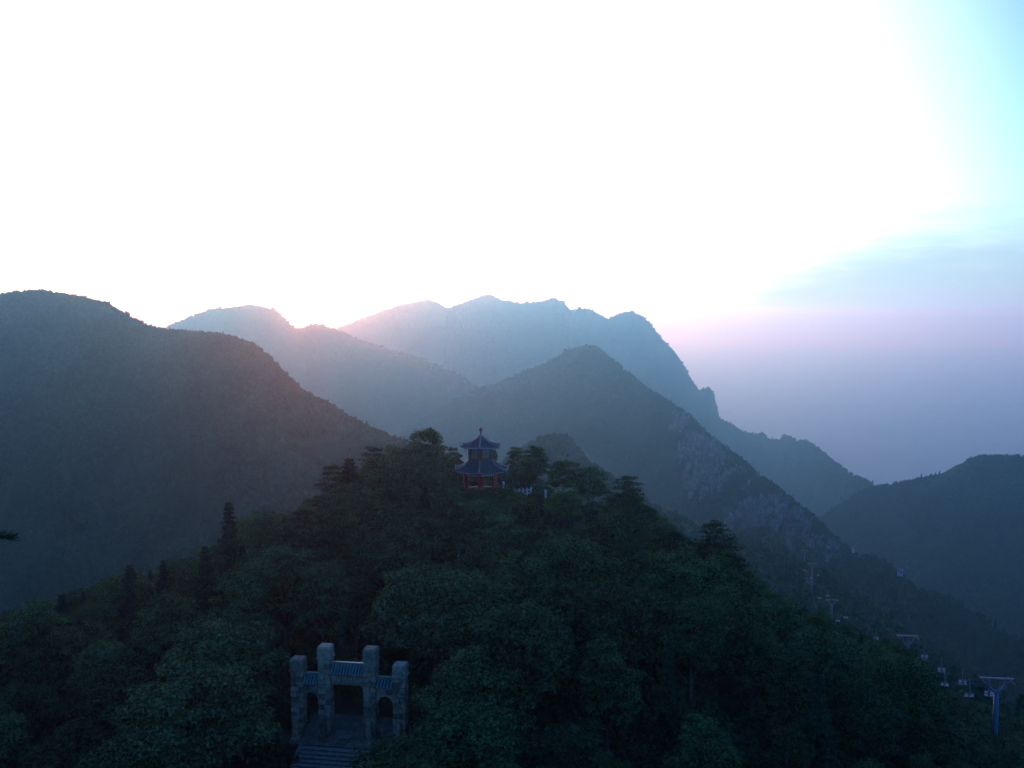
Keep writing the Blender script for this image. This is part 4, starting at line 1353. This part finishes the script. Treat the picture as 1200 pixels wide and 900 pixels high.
# pale dead trunk on the slope
p = P(536, 642, 104)
dt = MB().tube([(0, 0, -6), (0.2, 0, -2), (0.05, 0.1, 0.4), (0.3, 0, 1.9)], [0.2, 0.17, 0.12, 0.05], 8).tube([(0.1, 0, -0.6), (-0.4, 0.1, 0.4)], [0.09, 0.03], 6).build('dead_trunk', M['pale_bark'], None, True)
dt.location = p - Vector((0, 0, 1.5))
tag(dt, 'pale bare dead trunk among dark trees below the pavilion', 'dead tree')
PLACED.append((p.x, p.y - 2.5, 2.5))

# ------------------------------------------------------------------ the forest on the hill: 300 trees
PLACED += [(PAV.x + dx, PAV.y + dy, 3.2) for dx, dy in ((0, 0), (0, -5), (3, -3), (-3, -3), (0, -9), (4, -7), (-2, -12))]
KINDWORD = {'broad': 'dark leafy tree', 'pine': 'dark tiered pine', 'grey': 'greyish leafy tree', 'spruce': 'narrow dark conifer'}
MARKS = [('the stone gate', 410, 800), ('the pavilion', 563, 545), ('the bright green tree', 660, 598), ('the tallest left spire', 268, 640), ('the slim left spire', 191, 680),
         ('the leftmost conifers', 45, 735), ('the left picture edge', 10, 830), ('the biggest right pine', 735, 610), ('the right-end pine', 838, 655), ('the pale tree above the gate', 512, 715),
         ('the mid-slope grey tree', 615, 760), ('the lower grey tree', 668, 820), ('the pale tree left of the gate', 260, 780), ('the stone steps', 400, 890), ('the nearest lift tower', 1168, 840),
         ('the second lift tower', 1064, 780), ('the bare dead trunk', 536, 650), ('the hilltop pine clump', 410, 575), ('the bottom edge centre', 600, 890), ('the bottom right corner', 1000, 880), ('the right forest edge', 950, 745), ('the light-sprayed left pine', 355, 640)]
ORDW = ['', 'second ', 'third ', 'fourth ', 'fifth ', 'sixth ', 'seventh ', 'eighth ', 'ninth ', 'tenth ']
SEEN = {}
def tree_label(kind, u, v):
    nm, mu_, mv_ = min(MARKS, key=lambda m_: (m_[1] - u) ** 2 + (m_[2] - v) ** 2)
    du, dv = u - mu_, v - mv_
    way = ('right of' if du > 0 else 'left of') if abs(du) > abs(dv) else ('below' if dv > 0 else 'above')
    base = (kind, way, nm)
    k = SEEN.get(base, 0); SEEN[base] = k + 1
    return f'{ORDW[min(k, 9)]}{KINDWORD[kind]} {way} {nm} on the hill'
rows = []
SKYL = np.array([(-60, 732), (0, 722), (70, 702), (150, 670), (190, 666), (230, 647), (260, 628), (290, 604), (340, 596), (370, 584), (400, 558), (440, 540), (480, 526), (505, 526), (530, 556), (545, 588), (585, 588), (600, 566), (625, 588), (640, 612), (690, 606), (705, 578), (735, 572), (770, 600), (800, 630), (840, 634), (875, 672), (900, 694), (950, 715), (1010, 742), (1060, 764), (1100, 792), (1150, 822), (1200, 840), (1260, 860)], float)
cand = RNG.uniform((-75, 36), (95, 152), (9000, 2))
zz = ground(cand[:, 0], cand[:, 1])
cu, cv = project(cand[:, 0], cand[:, 1], zz + 6)
ld_ = lift_dist(cand[:, 0], cand[:, 1])
for (x, y), z, u, v, l in zip(cand, zz, cu, cv, ld_):
    if len(rows) >= 285: break
    if not (-50 < u < 1250) or v > 960: continue
    if l < 7.5: continue
    lx, ly = gate_local(x, y)
    if abs(lx) < 8.2 and -1 < ly < 5.5: continue
    if abs(lx) < 6.6 and -26 < ly <= 0: continue           # open view on to the gate and steps
    # keep the near end of the lift in view
    if u > 1085 and y < 112 and v > 760: continue
    rad = 2.1 if y > 95 else 2.4
    if any((x - a) ** 2 + (y - b) ** 2 < (rad + r) ** 2 * 0.80 for a, b, r in PLACED): continue
    rows.append((x, y, z, u, v)); PLACED.append((x, y, rad))
for x, y, z, u, v in sorted(rows, key=lambda r_: min((m_[1] - r_[3]) ** 2 + (m_[2] - r_[4]) ** 2 for m_ in MARKS)):
    q = random.random()
    kind = 'broad' if q < 0.60 else ('pine' if q < 0.84 else ('spruce' if q < 0.93 else 'grey'))
    if u < 330 and v < 740 and q > 0.60: kind = 'spruce'
    h = random.uniform(7.0, 10.5)
    # keep treetops in line with the hill's outline and clear of the pavilion
    vmin = np.interp(u, SKYL[:, 0], SKYL[:, 1]) + random.uniform(0, 12)
    h = min(h, P(u, vmin, y).z - z)
    ru = 3.6 * 1150 / y
    if y < 83 and u + ru > 334 and u - ru < 490:           # nothing tall before the gate
        h = min(h, P(u, 872, y).z - z)
    if h < 3.2:
        continue
    plant(kind, x, y, h, tree_label(kind, u, v), 'trees of the pavilion hill', wide=random.uniform(0.85, 1.12) * (1.15 if h < 5.5 else 1.0))

# ------------------------------------------------------------------ undergrowth that closes the forest floor
bp_ = []
for i in range(4):
    n_ = 420
    d = rand_dir(n_); d[:, 2] = np.abs(d[:, 2])
    C = d * RNG.uniform(0.5, 1.0, (n_, 1)) ** 0.5 * np.array([1.5, 1.5, 1.3]) * (0.8 + 0.3 * np.sin(d[:, :1] * 6 + i))
    V, Fq = leaves(C, d + np.array([0, 0, 0.6]), 0.34)
    bp_.append(mesh_np('bush_crown', V, Fq))
BUSH_NG = scatter_group(bp_, M['bush'])
n = 9000
x = RNG.uniform(-80, 110, n); y = RNG.uniform(34, 165, n)
z = ground(x, y)
lx, ly = gate_local(x, y)
u_, v_ = project(x, y, z)
nogo = ((np.abs(lx) < 5.6) & (ly > -1.8) & (ly < 5)) | ((np.abs(lx) < 4.3) & (ly > -12) & (ly <= -1.6)) | (np.hypot(x - PAV.x, y - PAV.y) < 4.2)
keep = ~nogo & (u_ > -60) & (u_ < 1260)
x, y, z = x[keep], y[keep], z[keep]
forest_cover('undergrowth', np.stack([x, y, z - 0.1], 1), RNG.uniform(0.6, 1.5, len(x)), 'dense leafy undergrowth filling the gaps between the trees on the hill', BUSH_NG)

# shrubs that lap over the right side of the gate and steps
SHR = [(3.4, -2.6, 2.0, 'leafy shrub at the foot of the right-hand gate pillar'),
       (4.6, -4.0, 2.6, 'leafy shrub overlapping the right edge of the steps'),
       (3.9, -6.6, 2.4, 'leafy shrub at the bottom right of the steps'),
       (-4.9, -2.6, 1.7, 'leafy shrub at the foot of the left-hand gate pillar'),
       (-4.7, -6.0, 1.9, 'leafy shrub beside the left edge of the steps'),
       (6.9, -0.5, 3.6, 'tall yellowish-green shrub just right of the gate')]
for lx, ly, h, lab in SHR:
    p = gate_world(lx, ly)
    zg = GATE.z - 0.25 if ly > -1.6 else GATE.z - 0.25 - (-1.6 - ly) * 0.17 / 0.42 - 0.3
    e = empty('shrub', (p.x, p.y, zg), random.uniform(0, 6))
    tag(e, lab, 'shrub')
    n_ = 1500
    d = rand_dir(n_); d[:, 2] = np.abs(d[:, 2]) * 1.1
    lump = 0.75 + 0.35 * np.sin(d[:, :1] * 5 + lx) * np.cos(d[:, 1:2] * 6 + ly)
    C = d * RNG.uniform(0.4, 1.0, (n_, 1)) ** 0.5 * np.array([h * 0.62, h * 0.62, h * 0.92]) * lump
    V, Fq = leaves(C, d + np.array([0, 0, 0.6]), 0.24)
    obj('crown', mesh_np('crown', V, Fq), M['blade'] if h > 3 else M['leaf_grey'], e)
    st = MB()
    for q in range(5):
        a = q * 1.26
        st.tube([(0, 0, -0.4), (math.cos(a) * h * 0.2, math.sin(a) * h * 0.2, h * 0.45), (math.cos(a) * h * 0.4, math.sin(a) * h * 0.4, h * 0.75)], [0.04, 0.025, 0.01], 5)
    st.build('stem', M['bark'], e)

# near pine standing beside the viewpoint, one bough tip reaching into the left of the frame
e = empty('pine_tree', (-9.6, 14.0, -14.0), 0.0)
tag(e, 'near pine whose black bough tip pokes in from the left edge', 'tree')
mb = MB().tube([(0, 0, -2), (0.1, 0, 6), (0.0, 0.1, 12.5)], [0.3, 0.22, 0.05], 8)
tip = P(13, 631, 14.0) - Vector((-9.6, 14.0, -14.0))
mb.tube([(0.05, 0.05, 10.2), tuple(Vector((0.05, 0.05, 10.2)).lerp(tip, 0.5) + Vector((0, 0, 0.25))), tuple(tip)], [0.07, 0.04, 0.006], 6)
mb.build('trunk', M['bark'], e, True)
Vs, Fs = [], []
b0 = Vector((0.05, 0.05, 10.2))
for k in range(700):
    t = random.uniform(0.45, 1.0)
    c = b0.lerp(tip, t) + Vector((0, 0, 0.25 * 4 * t * (1 - t)))
    d = (tip - b0).normalized() * random.uniform(0.5, 1.0) + Vector((0, random.uniform(-.8, .8), random.uniform(-.45, .5)))
    d.normalize()
    L = random.uniform(0.10, 0.17)
    s_ = d.orthogonal().normalized() * 0.004
    i0 = len(Vs)
    Vs += [c - s_, c + s_, c + d * L + s_ * .4, c + d * L - s_ * .4]
    Fs.append((i0, i0 + 1, i0 + 2, i0 + 3))
obj('crown', mesh_np('crown', np.array([tuple(v) for v in Vs]), np.array(Fs)), M['spruce'], e)

# ------------------------------------------------------------------ haze
hz = MB().box(0, 0, -392, 64000, 64000, 1020)
hm = bpy.data.materials.new('haze_air'); hm.use_nodes = True
hn = hm.node_tree
for n_ in list(hn.nodes): hn.nodes.remove(n_)
ho = hn.nodes.new('ShaderNodeOutputMaterial'); pv = hn.nodes.new('ShaderNodeVolumePrincipled')
pv.inputs['Color'].default_value = (0.38, 0.75, 1.0, 1)
pv.inputs['Absorption Color'].default_value = (1, 1, 1, 1)
pv.inputs['Density'].default_value = 2.4e-4
pv.inputs['Anisotropy'].default_value = 0.85
hn.links.new(pv.outputs[0], ho.inputs['Volume'])
tag(hz.build('haze', hm), 'even dusk haze between the mountains', kind='stuff')
